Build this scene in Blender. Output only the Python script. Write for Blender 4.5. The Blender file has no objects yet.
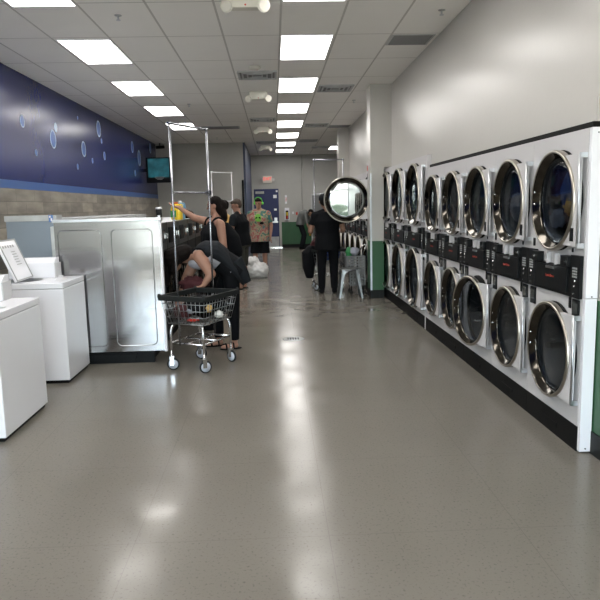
import bpy, bmesh, math, random
from mathutils import Vector as V, Matrix as M, noise
random.seed(7)
PI = math.pi
C = bpy.context.scene.collection
def R(d): return math.radians(d)

# ------------------------------------------------------------------ materials
def new_mat(name):
    m = bpy.data.materials.new(name); m.use_nodes = True
    nt = m.node_tree; b = nt.nodes['Principled BSDF']
    return m, nt, b
def mat(name, col, rough=.5, metal=0., spec=.5, bump=0., bscale=200., var=0., vscale=6., emis=None, coat=0., aniso=None):
    m, nt, b = new_mat(name)
    b.inputs['Base Color'].default_value = (*col, 1)
    b.inputs['Roughness'].default_value = rough
    b.inputs['Metallic'].default_value = metal
    b.inputs['Specular IOR Level'].default_value = spec
    b.inputs['Coat Weight'].default_value = coat; b.inputs['Coat Roughness'].default_value = .2
    if emis:
        b.inputs['Emission Color'].default_value = (*emis[0], 1)
        b.inputs['Emission Strength'].default_value = emis[1]
    tc = nt.nodes.new('ShaderNodeTexCoord')
    if var:
        n = nt.nodes.new('ShaderNodeTexNoise'); n.inputs['Scale'].default_value = vscale; n.inputs['Detail'].default_value = 5
        nt.links.new(tc.outputs['Object'], n.inputs['Vector'])
        r = nt.nodes.new('ShaderNodeMapRange'); r.inputs[1].default_value = .3; r.inputs[2].default_value = .7
        r.inputs[3].default_value = 1 - var; r.inputs[4].default_value = 1 + var
        nt.links.new(n.outputs['Fac'], r.inputs[0])
        x = nt.nodes.new('ShaderNodeVectorMath'); x.operation = 'SCALE'; x.inputs[0].default_value = col
        nt.links.new(r.outputs[0], x.inputs['Scale']); nt.links.new(x.outputs[0], b.inputs['Base Color'])
    if bump:
        n = nt.nodes.new('ShaderNodeTexNoise'); n.inputs['Scale'].default_value = bscale; n.inputs['Detail'].default_value = 3
        if aniso:
            mp = nt.nodes.new('ShaderNodeMapping'); mp.inputs['Scale'].default_value = aniso
            nt.links.new(tc.outputs['Object'], mp.inputs['Vector']); nt.links.new(mp.outputs[0], n.inputs['Vector'])
        else: nt.links.new(tc.outputs['Object'], n.inputs['Vector'])
        bp = nt.nodes.new('ShaderNodeBump'); bp.inputs['Strength'].default_value = bump; bp.inputs['Distance'].default_value = .01
        nt.links.new(n.outputs['Fac'], bp.inputs['Height']); nt.links.new(bp.outputs[0], b.inputs['Normal'])
    return m
def lines_fac(nt, coord, period, offset, half):
    """1 on grid lines of one axis"""
    a = nt.nodes.new('ShaderNodeMath'); a.operation = 'SUBTRACT'; a.inputs[1].default_value = offset; nt.links.new(coord, a.inputs[0])
    p = nt.nodes.new('ShaderNodeMath'); p.operation = 'PINGPONG'; p.inputs[1].default_value = period/2; nt.links.new(a.outputs[0], p.inputs[0])
    l = nt.nodes.new('ShaderNodeMath'); l.operation = 'LESS_THAN'; l.inputs[1].default_value = half; nt.links.new(p.outputs[0], l.inputs[0])
    return l.outputs[0]
def grid_mat(name, col, line, px, ox, py, oy, half, rough, var=.05, vscale=1.2, bump=.1, bscale=150, axes='XY', roughvar=None, speck=None, spec=.5, half2=None):
    m, nt, b = new_mat(name); L = nt.links
    b.inputs['Specular IOR Level'].default_value = spec
    b.inputs['Roughness'].default_value = rough
    g = nt.nodes.new('ShaderNodeNewGeometry'); s = nt.nodes.new('ShaderNodeSeparateXYZ'); L.new(g.outputs['Position'], s.inputs[0])
    f1 = lines_fac(nt, s.outputs[axes[0]], px, ox, half); f2 = lines_fac(nt, s.outputs[axes[1]], py, oy, half2 or half)
    mx = nt.nodes.new('ShaderNodeMath'); mx.operation = 'MAXIMUM'; L.new(f1, mx.inputs[0]); L.new(f2, mx.inputs[1])
    n = nt.nodes.new('ShaderNodeTexNoise'); n.inputs['Scale'].default_value = vscale; n.inputs['Detail'].default_value = 6; L.new(g.outputs['Position'], n.inputs['Vector'])
    r = nt.nodes.new('ShaderNodeMapRange'); r.inputs[1].default_value = .3; r.inputs[2].default_value = .7; r.inputs[3].default_value = 1-var; r.inputs[4].default_value = 1+var
    L.new(n.outputs['Fac'], r.inputs[0])
    x = nt.nodes.new('ShaderNodeVectorMath'); x.operation = 'SCALE'; x.inputs[0].default_value = col; L.new(r.outputs[0], x.inputs['Scale'])
    cur = x.outputs[0]
    if speck:
        v = nt.nodes.new('ShaderNodeTexNoise'); v.inputs['Scale'].default_value = speck[0]; v.inputs['Detail'].default_value = 2; L.new(g.outputs['Position'], v.inputs['Vector'])
        rr = nt.nodes.new('ShaderNodeMapRange'); rr.inputs[1].default_value = .58; rr.inputs[2].default_value = .72; rr.inputs[3].default_value = 0; rr.inputs[4].default_value = speck[1]
        L.new(v.outputs['Fac'], rr.inputs[0])
        ms = nt.nodes.new('ShaderNodeMix'); ms.data_type = 'RGBA'; L.new(rr.outputs[0], ms.inputs[0]); L.new(cur, ms.inputs[6]); ms.inputs[7].default_value = (*speck[2], 1)
        cur = ms.outputs[2]
    mi = nt.nodes.new('ShaderNodeMix'); mi.data_type = 'RGBA'; L.new(mx.outputs[0], mi.inputs[0]); L.new(cur, mi.inputs[6]); mi.inputs[7].default_value = (*line, 1)
    L.new(mi.outputs[2], b.inputs['Base Color'])
    if roughvar:
        q = nt.nodes.new('ShaderNodeMapRange'); q.inputs[1].default_value = .3; q.inputs[2].default_value = .7; q.inputs[3].default_value = roughvar[0]; q.inputs[4].default_value = roughvar[1]
        n3 = nt.nodes.new('ShaderNodeTexNoise'); n3.inputs['Scale'].default_value = 2.3; n3.inputs['Detail'].default_value = 4; L.new(g.outputs['Position'], n3.inputs['Vector'])
        L.new(n3.outputs['Fac'], q.inputs[0]); L.new(q.outputs[0], b.inputs['Roughness'])
    n2 = nt.nodes.new('ShaderNodeTexNoise'); n2.inputs['Scale'].default_value = bscale; n2.inputs['Detail'].default_value = 3; L.new(g.outputs['Position'], n2.inputs['Vector'])
    bp = nt.nodes.new('ShaderNodeBump'); bp.inputs['Strength'].default_value = bump; bp.inputs['Distance'].default_value = .01
    L.new(n2.outputs['Fac'], bp.inputs['Height']); L.new(bp.outputs[0], b.inputs['Normal'])
    return m

m_white = mat('white enamel', (.58,.57,.58), .32, bump=.02, bscale=30)
m_whiteb = mat('bright white enamel', (.82,.82,.86), .18)
m_dark = mat('black plastic', (.006,.007,.008), .5, spec=.15, var=.2, vscale=30)
m_black = mat('matte black', (.007,.007,.007), .7, spec=.15)
m_rubber = mat('black rubber', (.012,.014,.014), .6, spec=.25)
m_chrome = mat('chrome', (.75,.75,.76), .14, 1.)
m_hinge = mat('satin steel', (.62,.64,.67), .28, 1.)
m_ring = mat('bronzed steel', (.065,.059,.05), .13, 1., bump=.05, bscale=14)
m_rim = mat('steel rim', (.42,.39,.34), .3, 1.)
m_steel = mat('brushed stainless', (.36,.357,.362), .13, 1., bump=.10, bscale=1.5, aniso=(.7,1.,6))
m_steel2 = mat('grey steel', (.29,.325,.375), .38, 1., bump=.05, bscale=6)
m_galv = mat('galvanised cap', (.5,.51,.51), .5, .5, var=.15)
m_key = mat('pale keys', (.3,.31,.31), .5)
m_red = mat('red lettering', (.6,.04,.02), .5)
m_drum = mat('drum steel', (.10,.11,.12), .4, .7, bump=.1, bscale=60)
m_wallw = mat('white wall paint', (.51,.495,.465), .29, bump=.06, bscale=18, var=.015, vscale=1.5)
m_wallg = mat('grey wall paint', (.43,.425,.40), .55, bump=.05, bscale=30, var=.02)
m_green = mat('green paint', (.020,.095,.034), .4, var=.06)
m_base = mat('black vinyl base', (.010,.012,.012), .5, spec=.2)
m_navy = mat('navy paint', (.014,.024,.125), .25, spec=.28, bump=.05, bscale=14, var=.05, vscale=2)
m_bluestripe = mat('blue stripe paint', (.035,.10,.30), .4)
m_door = mat('blue door paint', (.008,.018,.10), .4)
m_skin = mat('skin', (.34,.18,.125), .55, var=.06, vscale=12)
m_skin2 = mat('darker skin', (.27,.145,.095), .55, var=.06, vscale=12)
m_hair = mat('dark brown hair', (.006,.004,.0035), .7, spec=.12, bump=.5, bscale=90, aniso=(4,4,.5))
m_hair2 = mat('brown hair', (.045,.028,.018), .6, bump=.5, bscale=90)
m_bcloth = mat('black cloth', (.004,.0045,.006), .9, spec=.15, bump=.35, bscale=12)
m_gcloth = mat('charcoal cloth', (.012,.014,.017), .9, spec=.15, bump=.35, bscale=12)
m_tank = mat('grey cloth', (.33,.34,.40), .85, bump=.3, bscale=12)
m_redcloth = mat('dark red cloth', (.045,.005,.008), .85, bump=.5, bscale=14)
m_yellow = mat('yellow cloth', (.62,.40,.13), .85, bump=.3, bscale=12)
m_whitecl = mat('white cloth', (.62,.62,.60), .85, bump=.4, bscale=14)
m_bluecl = mat('blue cloth', (.05,.09,.28), .85, bump=.4, bscale=14)
m_olive = mat('olive cloth', (.05,.05,.04), .85, bump=.3, bscale=12)
m_plastic_bag = mat('white plastic film', (.75,.75,.75), .35, bump=.6, bscale=9)
m_panel = mat('ivory plastic', (.72,.70,.62), .4)
m_eye = mat('eye', (.02,.015,.012), .2)
m_neon = mat('lime plastic', (.12,.75,.06), .4)
m_rack = mat('rack chrome', (.42,.43,.47), .22, 1.)
m_wheel = mat('grey wheel', (.5,.53,.6), .45)
m_asphalt = mat('asphalt', (.07,.07,.068), .8, var=.1)
m_leaf = mat('hedge leaves', (.035,.05,.025), .7, var=.5, vscale=5)
def emat(name, col, s):
    m, nt, b = new_mat(name); nt.nodes.remove(b); e = nt.nodes.new('ShaderNodeEmission')
    e.inputs[0].default_value = (*col,1); e.inputs[1].default_value = s
    nt.links.new(e.outputs[0], nt.nodes['Material Output'].inputs[0]); return m
m_lamp = emat('lamp diffuser', (1,.97,.93), 5.6)
# dark glass: fresnel mix of mirror and tinted see-through
def glass_mat(name, tint, refl, rough=.02, base=.04):
    m, nt, b = new_mat(name); nt.nodes.remove(b)
    t = nt.nodes.new('ShaderNodeBsdfTransparent'); t.inputs[0].default_value = (*tint,1)
    g = nt.nodes.new('ShaderNodeBsdfGlossy'); g.inputs['Roughness'].default_value = rough; g.inputs['Color'].default_value = (.9,.92,.93,1)
    f = nt.nodes.new('ShaderNodeLayerWeight'); f.inputs['Blend'].default_value = .35
    r = nt.nodes.new('ShaderNodeMapRange'); r.inputs[3].default_value = base; r.inputs[4].default_value = refl
    nt.links.new(f.outputs['Fresnel'], r.inputs[0])
    x = nt.nodes.new('ShaderNodeMixShader'); nt.links.new(r.outputs[0], x.inputs[0]); nt.links.new(t.outputs[0], x.inputs[1]); nt.links.new(g.outputs[0], x.inputs[2])
    nt.links.new(x.outputs[0], nt.nodes['Material Output'].inputs[0]); return m
m_glass = glass_mat('tinted door glass', (.60,.63,.66), .3, base=.03)
m_mirror = glass_mat('mirroring door glass', (.12,.12,.12), .5, base=.30)
m_clear = glass_mat('clear window glass', (.92,.95,.94), .3)
def tiedye():
    m, nt, b = new_mat('tie dye cloth'); b.inputs['Roughness'].default_value = .85
    tc = nt.nodes.new('ShaderNodeTexCoord')
    n = nt.nodes.new('ShaderNodeTexNoise'); n.inputs['Scale'].default_value = 7; n.inputs['Detail'].default_value = 2; n.inputs['Distortion'].default_value = .8
    nt.links.new(tc.outputs['Object'], n.inputs['Vector'])
    r = nt.nodes.new('ShaderNodeValToRGB'); e = r.color_ramp.elements
    cols = [(.30,(.01,.12,.16)),(.40,(.08,.16,.10)),(.46,(.33,.27,.18)),(.51,(.33,.25,.18)),(.56,(.28,.03,.05)),(.62,(.30,.22,.16)),(.70,(.03,.15,.18))]
    e[0].position, e[0].color = cols[0][0], (*cols[0][1],1); e[1].position, e[1].color = cols[-1][0], (*cols[-1][1],1)
    for p, c in cols[1:-1]:
        q = e.new(p); q.color = (*c,1)
    nt.links.new(n.outputs['Fac'], r.inputs[0]); nt.links.new(r.outputs[0], b.inputs['Base Color']); return m
m_tiedye = tiedye()
m_floor = grid_mat('polished vinyl tile', (.175,.16,.138), (.135,.122,.106), .915, .22, .915, .11, .0014, .2, var=.05, vscale=.9, bump=.04, bscale=5, roughvar=(.11,.26), speck=(75,.75,(.10,.09,.078)), spec=.17)
m_ceiling = grid_mat('lay-in ceiling tile', (.92,.905,.87), (.58,.56,.53), .63, .125, 1.21, 7.54, .011, .75, var=.02, bump=.15, bscale=220, spec=.25, half2=.009)
m_tile = grid_mat('stone wall tile', (.185,.165,.14), (.09,.08,.07), 1.86, .1, .30, 1.86, .003, .45, var=.3, vscale=2.6, bump=.2, bscale=16, axes='YZ')
# staggered block colours for the stone tile
def tile_mat():
    m, nt, b = new_mat('stone tile blocks'); L = nt.links
    b.inputs['Roughness'].default_value = .42
    g = nt.nodes.new('ShaderNodeNewGeometry'); s = nt.nodes.new('ShaderNodeSeparateXYZ'); L.new(g.outputs['Position'], s.inputs[0])
    c = nt.nodes.new('ShaderNodeCombineXYZ'); L.new(s.outputs['Y'], c.inputs[0]); L.new(s.outputs['Z'], c.inputs[1])
    mp = nt.nodes.new('ShaderNodeMapping'); mp.inputs['Location'].default_value = (.1,-.012,0); L.new(c.outputs[0], mp.inputs[0])
    br = nt.nodes.new('ShaderNodeTexBrick'); br.inputs['Scale'].default_value = 1; br.inputs['Brick Width'].default_value = .66; br.inputs['Row Height'].default_value = .168
    br.inputs['Mortar Size'].default_value = .003; br.inputs['Color1'].default_value = (.33,.295,.25,1); br.inputs['Color2'].default_value = (.19,.175,.15,1); br.inputs['Mortar'].default_value = (.08,.075,.065,1)
    L.new(mp.outputs[0], br.inputs['Vector'])
    n = nt.nodes.new('ShaderNodeTexNoise'); n.inputs['Scale'].default_value = 5; n.inputs['Detail'].default_value = 4; m3 = nt.nodes.new('ShaderNodeMapping'); m3.inputs['Scale'].default_value = (1,.3,1.2); L.new(g.outputs['Position'], m3.inputs[0]); L.new(m3.outputs[0], n.inputs['Vector'])
    r = nt.nodes.new('ShaderNodeMapRange'); r.inputs[1].default_value=.3; r.inputs[2].default_value=.7; r.inputs[3].default_value = .65; r.inputs[4].default_value = 1.4; L.new(n.outputs['Fac'], r.inputs[0])
    x = nt.nodes.new('ShaderNodeVectorMath'); x.operation='SCALE'; L.new(br.outputs['Color'], x.inputs[0]); L.new(r.outputs[0], x.inputs['Scale'])
    L.new(x.outputs[0], b.inputs['Base Color']); return m
m_tile = tile_mat()

# ------------------------------------------------------------------ mesh helper
class MB:
    def __init__(s): s.bm = bmesh.new(); s.mi = 0
    def mark(s, fs, smooth):
        for f in fs: f.material_index = s.mi; f.smooth = smooth
        return s
    def box(s, x0, x1, y0, y1, z0, z1, T=None):
        vs = [s.bm.verts.new(V((x, y, z))) for x in (x0, x1) for y in (y0, y1) for z in (z0, z1)]
        if T is not None:
            for v in vs: v.co = T @ v.co
        q = [(0,1,3,2),(4,6,7,5),(0,4,5,1),(2,3,7,6),(0,2,6,4),(1,5,7,3)]
        return s.mark([s.bm.faces.new([vs[i] for i in f]) for f in q], False)
    def rings(s, rings, cap=True, close=False, smooth=True):
        rv = [[s.bm.verts.new(V(p)) for p in r] for r in rings]; fs = []
        n = len(rv[0]); m = len(rv)
        for i in range(m if close else m-1):
            a, b = rv[i], rv[(i+1) % m]
            for j in range(n):
                fs.append(s.bm.faces.new((a[j], a[(j+1)%n], b[(j+1)%n], b[j])))
        s.mark(fs, smooth)
        if cap and not close:
            s.mark([s.bm.faces.new(rv[0][::-1]), s.bm.faces.new(rv[-1])], False)
        return s
    def cone(s, p1, p2, r1, r2=None, n=12, cap=True):
        p1, p2 = V(p1), V(p2); r2 = r1 if r2 is None else r2
        d = (p2-p1).normalized(); u = d.orthogonal().normalized(); w = d.cross(u)
        def ring(p, r): return [p + r*(math.cos(2*PI*k/n)*u + math.sin(2*PI*k/n)*w) for k in range(n)]
        return s.rings([ring(p1, r1), ring(p2, r2)], cap)
    def tube(s, pts, r, n=8, close=False):
        pts = [V(p) for p in pts]; rings = []; u = None; m = len(pts)
        for i, p in enumerate(pts):
            if close: t = pts[(i+1)%m] - pts[i-1]
            else: t = pts[min(i+1,m-1)] - pts[max(i-1,0)]
            t.normalize()
            u = t.orthogonal().normalized() if u is None else (u - u.dot(t)*t).normalized()
            w = t.cross(u); rings.append([p + r*(math.cos(2*PI*k/n)*u + math.sin(2*PI*k/n)*w) for k in range(n)])
        return s.rings(rings, True, close)
    def ell(s, c, rad, T=None, n=12, m=8):
        """closed ellipsoid; T 3x3 basis"""
        c = V(c); T = T or M.Identity(3); rings = []
        top = s.bm.verts.new(c + T @ V((0,0,rad[2]))); bot = s.bm.verts.new(c - T @ V((0,0,rad[2])))
        for i in range(1, m):
            a = PI*i/m; rings.append([s.bm.verts.new(c + T @ V((rad[0]*math.sin(a)*math.cos(2*PI*k/n), rad[1]*math.sin(a)*math.sin(2*PI*k/n), rad[2]*math.cos(a)))) for k in range(n)])
        fs = []
        for k in range(n):
            fs.append(s.bm.faces.new((top, rings[0][k], rings[0][(k+1)%n]))); fs.append(s.bm.faces.new((bot, rings[-1][(k+1)%n], rings[-1][k])))
            for i in range(m-2): fs.append(s.bm.faces.new((rings[i][k], rings[i+1][k], rings[i+1][(k+1)%n], rings[i][(k+1)%n])))
        return s.mark(fs, True)
    def cap(s, p1, p2, r1, r2, n=10):
        s.ell(p1, (r1,)*3, n=n, m=6); s.ell(p2, (r2,)*3, n=n, m=6); return s.cone(p1, p2, r1, r2, n)
    def loft(s, secs, n=16):
        """secs: (center, u, v) u,v half-axis vectors"""
        return s.rings([[V(c) + math.cos(2*PI*k/n)*V(u) + math.sin(2*PI*k/n)*V(v) for k in range(n)] for c, u, v in secs])
    def lathe(s, prof, c, ax='y', n=48, close=True):
        """prof: (r, h) around axis through c"""
        c = V(c); rings = []
        for r, h in prof:
            ring = []
            for k in range(n):
                a = 2*PI*k/n
                if ax == 'y': ring.append(c + V((r*math.cos(a), h, r*math.sin(a))))
                else: ring.append(c + V((r*math.cos(a), r*math.sin(a), h)))
            rings.append(ring)
        return s.rings(rings, not close, close)
    def prism(s, poly, y0, y1):
        """poly in xz, extruded along y"""
        a = [s.bm.verts.new((x, y0, z)) for x, z in poly]; b = [s.bm.verts.new((x, y1, z)) for x, z in poly]; n = len(a)
        fs = [s.bm.faces.new(a), s.bm.faces.new(b[::-1])] + [s.bm.faces.new((a[i], b[i], b[(i+1)%n], a[(i+1)%n])) for i in range(n)]
        return s.mark(fs, False)
    def holeplate(s, x0, x1, z0, z1, cx, cz, r, y0, y1, n=48):
        """plate in xz with a round hole"""
        ang = [2*PI*k/n for k in range(n)]
        def out(a):
            dx, dz = math.cos(a), math.sin(a); t = 1e9
            if dx > 1e-9: t = min(t, (x1-cx)/dx)
            if dx < -1e-9: t = min(t, (x0-cx)/dx)
            if dz > 1e-9: t = min(t, (z1-cz)/dz)
            if dz < -1e-9: t = min(t, (z0-cz)/dz)
            return cx+dx*t, cz+dz*t
        extra = [math.atan2(z-cz, x-cx) % (2*PI) for x in (x0,x1) for z in (z0,z1)]
        ang = sorted(ang + extra)
        A, B, Cc, D = [], [], [], []
        for a in ang:
            ox, oz = out(a); ix, iz = cx+r*math.cos(a), cz+r*math.sin(a)
            A.append(s.bm.verts.new((ix,y0,iz))); B.append(s.bm.verts.new((ox,y0,oz))); Cc.append(s.bm.verts.new((ox,y1,oz))); D.append(s.bm.verts.new((ix,y1,iz)))
        m = len(ang); fs = []
        for i in range(m):
            j = (i+1) % m
            for P, Q in ((A,B),(B,Cc),(Cc,D),(D,A)): fs.append(s.bm.faces.new((P[i],P[j],Q[j],Q[i])))
        return s.mark(fs, False)
    def build(s, name, mats, parent=None, bevel=0., loc=None, T=None):
        bm = s.bm
        bmesh.ops.remove_doubles(bm, verts=bm.verts, dist=1e-6) if False else None
        bmesh.ops.recalc_face_normals(bm, faces=bm.faces)
        if T is not None: bm.transform(T)
        me = bpy.data.meshes.new(name); bm.to_mesh(me); bm.free()
        for m in (mats if isinstance(mats, (list, tuple)) else [mats]): me.materials.append(m)
        o = bpy.data.objects.new(name, me); C.objects.link(o)
        if parent: o.parent = parent
        if loc: o.location = loc
        if bevel:
            b = o.modifiers.new('Bevel', 'BEVEL'); b.width = bevel; b.segments = 2; b.limit_method = 'ANGLE'; b.harden_normals = False
        return o
def tag(o, label=None, cat=None, group=None, kind=None):
    if label: o['label'] = label
    if cat: o['category'] = cat
    if group: o['group'] = group
    if kind: o['kind'] = kind
    return o
def empty(name, loc, rz=0, label=None, cat=None, group=None):
    o = bpy.data.objects.new(name, None); C.objects.link(o); o.empty_display_size = .1
    o.location = loc; o.rotation_euler = (0,0,rz); return tag(o, label, cat, group)
def copy_tree(o, parent=None):
    c = o.copy(); C.objects.link(c); c.parent = parent
    for ch in list(o.children): copy_tree(ch, c)
    return c
def struct(o): o['kind'] = 'structure'; return o
def remeshed(name, mb, m, parent, voxel=.012, smooth=4, T=None):
    o = mb.build(name, m, None, T=T)
    md = o.modifiers.new('r', 'REMESH'); md.mode = 'VOXEL'; md.voxel_size = voxel; md.use_smooth_shade = True
    if smooth:
        sm = o.modifiers.new('s', 'SMOOTH'); sm.iterations = smooth; sm.factor = .5
    dg = bpy.context.evaluated_depsgraph_get(); dg.update()
    me = bpy.data.meshes.new_from_object(o.evaluated_get(dg)); me.name = name
    o.modifiers.clear(); old = o.data; o.data = me; bpy.data.meshes.remove(old)
    if len(me.materials) == 0: me.materials.append(m)
    for p in me.polygons: p.use_smooth = True; p.material_index = 0
    o.parent = parent
    return o
def text_part(body, size, m, parent, loc, rot, name='lettering', ext=.001):
    cu = bpy.data.curves.new(name, 'FONT'); cu.body = body; cu.size = size; cu.extrude = ext; cu.align_x = 'CENTER'; cu.align_y = 'CENTER'
    t = bpy.data.objects.new('tmp', cu); C.objects.link(t)
    dg = bpy.context.evaluated_depsgraph_get(); dg.update()
    me = bpy.data.meshes.new_from_object(t.evaluated_get(dg)); me.name = name
    bpy.data.objects.remove(t); bpy.data.curves.remove(cu)
    me.materials.clear(); me.materials.append(m)
    o = bpy.data.objects.new(name, me); C.objects.link(o); o.parent = parent; o.location = loc; o.rotation_euler = rot
    return o

# ------------------------------------------------------------------ the room
CZ = 3.44; XL = -3.42; XR = 1.93; YB = 24.5; YF = -3.2
def slab(name, x0, x1, y0, y1, z0, z1, m, parent=None): return struct(MB().box(x0,x1,y0,y1,z0,z1).build(name, m, parent))
slab('floor', -3.6, 5.0, YF-.2, YB+.2, -.1, 0, m_floor)
slab('ceiling', -3.6, 5.0, YF-.2, YB+.2, CZ, CZ+.1, m_ceiling)
wl = slab('wall_left', XL-.15, XL, YF-.2, YB+.15, 0, CZ, m_navy)
slab('trim_1', XL, XL+.012, YF, 19.55, 0, 1.86, m_tile)            # stone tile wainscot
slab('trim_2', XL, XL+.006, YF, 19.55, 1.86, 1.97, m_bluestripe)
# right wall: painted wall over the dryers, then the wall towards the street
slab('wall_right', XR, XR+.12, 3.79, 7.80, 2.14, CZ, m_wallw)
slab('wall_right_upper', XR, XR+.12, 7.80, 16.4, 2.14, CZ, m_wallw)
slab('wall_right_furring', XR-.035, XR+.12, 3.79, 7.80, 2.0, 2.14, m_wallw)
slab('wall_right_front', XR-.01, XR+.12, YF, 3.79, .95, CZ, m_wallw)
slab('wall_right_front_wainscot', XR-.012, XR+.12, YF, 3.79, .14, .95, m_green)
slab('baseboard_right_front', XR-.022, XR+.12, YF, 3.79, 0, .14, m_base)
slab('wall_light_block', 2.78, 2.9, YF, 16.6, 0, CZ, m_wallg)           # unseen back of the service space, added to block light leaks
slab('gap_shade_strip', XR-.055, XR, 3.79, 7.80, 1.962, 2.0, m_black)        # black strip standing in for the shadow in the gap over the dryers
# pillar between the dryer banks
pil = MB().box(1.585,1.80,10.57,10.95,.95,CZ).box(1.80,XR+.05,10.57,10.95,2.14,CZ).build('wall_pillar', m_wallw); struct(pil)
pg = MB().box(1.583,1.80,10.568,10.95,.14,.95).build('wall_pillar_wainscot', m_green); struct(pg)
struct(MB().box(1.575,1.80,10.555,10.95,0,.14).build('baseboard_pillar', m_base))
struct(MB().box(1.572,1.60,10.545,10.573,.14,2.05).build('trim_4', m_hinge))
slab('wall_pillar_far', 1.66, 2.05, 16.4, 16.75, 0, CZ, m_wallw)
slab('wall_service_end', 2.05, 4.9, 16.55, 16.7, 0, CZ, m_wallw)
slab('wall_right_far', 4.75, 4.9, 16.7, YB, 0, CZ, m_wallg)
slab('wall_back', -3.5, 5.0, YB, YB+.15, .96, CZ, m_wallg)
slab('wall_back_wainscot', .29, 5.0, YB-.01, YB+.15, .1, .96, m_green)
slab('wall_back_lower', -3.5, .29, YB, YB+.15, 0, .96, m_wallg)
slab('baseboard_back', .29, 5.0, YB-.02, YB, 0, .12, m_base)
# partition with the office behind it
slab('wall_partition', XL, -.86, 19.55, 19.7, 0, CZ, m_wallg)
slab('wall_partition_side', -.86, -.80, 19.56, YB, 0, CZ, mat('slate blue paint', (.05,.065,.12), .5))
# street front: knee wall, glazing, mullions
slab('wall_front', -3.6, 5.0, YF-.15, YF, 0, .5, m_wallg)
slab('wall_front_top', -3.6, 5.0, YF-.15, YF, 2.9, CZ, m_wallg)
xs = [-3.42,-2.1,-.75,.6,1.93]
for i in range(4):
    fr = MB()
    x0, x1 = xs[i], xs[i+1]
    fr.box(x0,x0+.04,YF-.1,YF-.02,.5,2.9).box(x1-.04,x1,YF-.1,YF-.02,.5,2.9).box(x0+.04,x1-.04,YF-.1,YF-.02,.5,.56).box(x0+.04,x1-.04,YF-.1,YF-.02,2.84,2.9).box(x0+.04,x1-.04,YF-.1,YF-.02,2.1,2.15)
    w = struct(fr.build('window_%d' % (i+1), m_hinge))
    MB().box(x0+.04,x1-.04,YF-.064,YF-.058,.56,2.84).build('pane', m_clear, w)
slab('wall_front_right', 1.93, 5.0, YF-.15, YF, .5, 2.9, m_wallg)
# outside
o = struct(MB().box(-30,30,-45,YF-.2,-.15,-.05).build('ground', m_asphalt))
hb = MB()
for i in range(26):
    hb.ell((random.uniform(-14,14), -30+random.uniform(-1,1), random.uniform(.2,.8)), (1.3,.8,random.uniform(.5,1.0)))
tag(hb.build('hedge', m_leaf), 'green hedge across the car park outside the front windows', 'hedge', kind='stuff')

# ------------------------------------------------------------------ ceiling fittings
def light(): 
    t = empty('ceiling_light', (0,0,0))
    W, L = .57, 1.18
    f = MB().box(-.012,W+.012,-.012,.0,-.012,0).box(-.012,W+.012,L,L+.012,-.012,0).box(-.012,0,0,L,-.012,0).box(W,W+.012,0,L,-.012,0)
    f.build('frame', m_whiteb, t)
    MB().box(0,W,0,L,-.008,-.001).build('diffuser', m_lamp, t)
    return t
first = light(); used = False
nm = ['nearest','second','third','fourth','fifth','sixth','farthest']
def place_light(x, y, label, group):
    global used
    o = first if not used else copy_tree(first); used = True
    o.location = (x+.02, y, CZ); tag(o, label, 'ceiling light', group)
for k in range(-4, 7):
    lab = 'flat white ceiling light panel, %s in the row down the middle of the aisle' % nm[k] if k >= 0 else 'flat white ceiling light panel near the street end'
    place_light(.125, 7.54+2.42*k, lab, 'light panels along the middle of the ceiling' if k>=0 else 'light panels at the street end')
for k in range(-4, 4):
    lab = 'white light panel of the ceiling row beside the navy wall, %s' % (['at the photo top edge','second from the camera','third from the camera','fourth from the camera','last before the grey partition'][k+1]) if k >= -1 else 'white ceiling light panel near the street end of the navy wall'
    place_light(-2.37, 7.62+2.42*k, lab, 'light panels along the navy wall' if k>=-1 else 'light panels at the street end')
place_light(1.9, 21.25, 'white ceiling light panel at the far right behind the second pillar', 'light panels at the far end')

def vent():
    t = empty('ceiling_vent', (0,0,0)); s=.56
    f = MB().box(0,s,0,.03,-.02,0).box(0,s,s-.03,s,-.02,0).box(0,.03,.03,s-.03,-.02,0).box(s-.03,s,.03,s-.03,-.02,0)
    f.build('frame', m_galv, t)
    MB().box(.03,s-.03,.03,s-.03,-.004,-.001).build('duct_opening', mat('duct shade', (.22,.22,.22), .7), t)
    for k in range(3):
        a = .06+.07*k; l = MB(); b = s-a
        for (x0,x1,y0,y1) in ((a,b,a,a+.02),(a,b,b-.02,b),(a,a+.02,a,b),(b-.02,b,a,b)): l.box(x0,x1,y0,y1,-.03+.004*k,-.012)
        l.build('louver', m_galv, t)
    return t
v0 = vent(); vu = False
for x, y, lab in ((-.46,9.42,'nearest square louvred vent left of the middle lights'),(-.46,14.25,'second square louvred vent left of the middle lights'),(-.46,19.3,'farthest square louvred vent left of the middle lights'),
                  (.78,10.57,'nearest square louvred vent right of the middle lights'),(.78,15.4,'second square louvred vent right of the middle lights'),(.78,19.0,'third square louvred vent right of the middle lights'),(1.3,21.2,'farthest square louvred vent beside the second pillar')):
    o = v0 if not vu else copy_tree(v0); vu = True; o.location = (x,y,CZ); tag(o, lab, 'vent', 'square ceiling vents')
def grille(x, y, w, d, lab):
    t = empty('return_grille', (x,y,CZ), 0, lab, 'vent')
    MB().box(0,w,0,d,-.008,0).build('frame', m_galv, t); g = MB()
    for i in range(12): g.box(.03,w-.03,.02+i*(d-.05)/12,.02+(i+.5)*(d-.05)/12,-.016,-.006)
    g.build('slats', mat('grille grey', (.25,.25,.25), .6), t)
grille(1.39, 7.58, .50, .46, 'grey return air grille in the ceiling edge by the right wall')
grille(1.36, 15.75, .55, .5, 'dark return air grille in the ceiling before the second pillar')
grille(-1.65, 15.6, .9, .5, 'pale grey return grille in the ceiling beside the last navy wall light')
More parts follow.
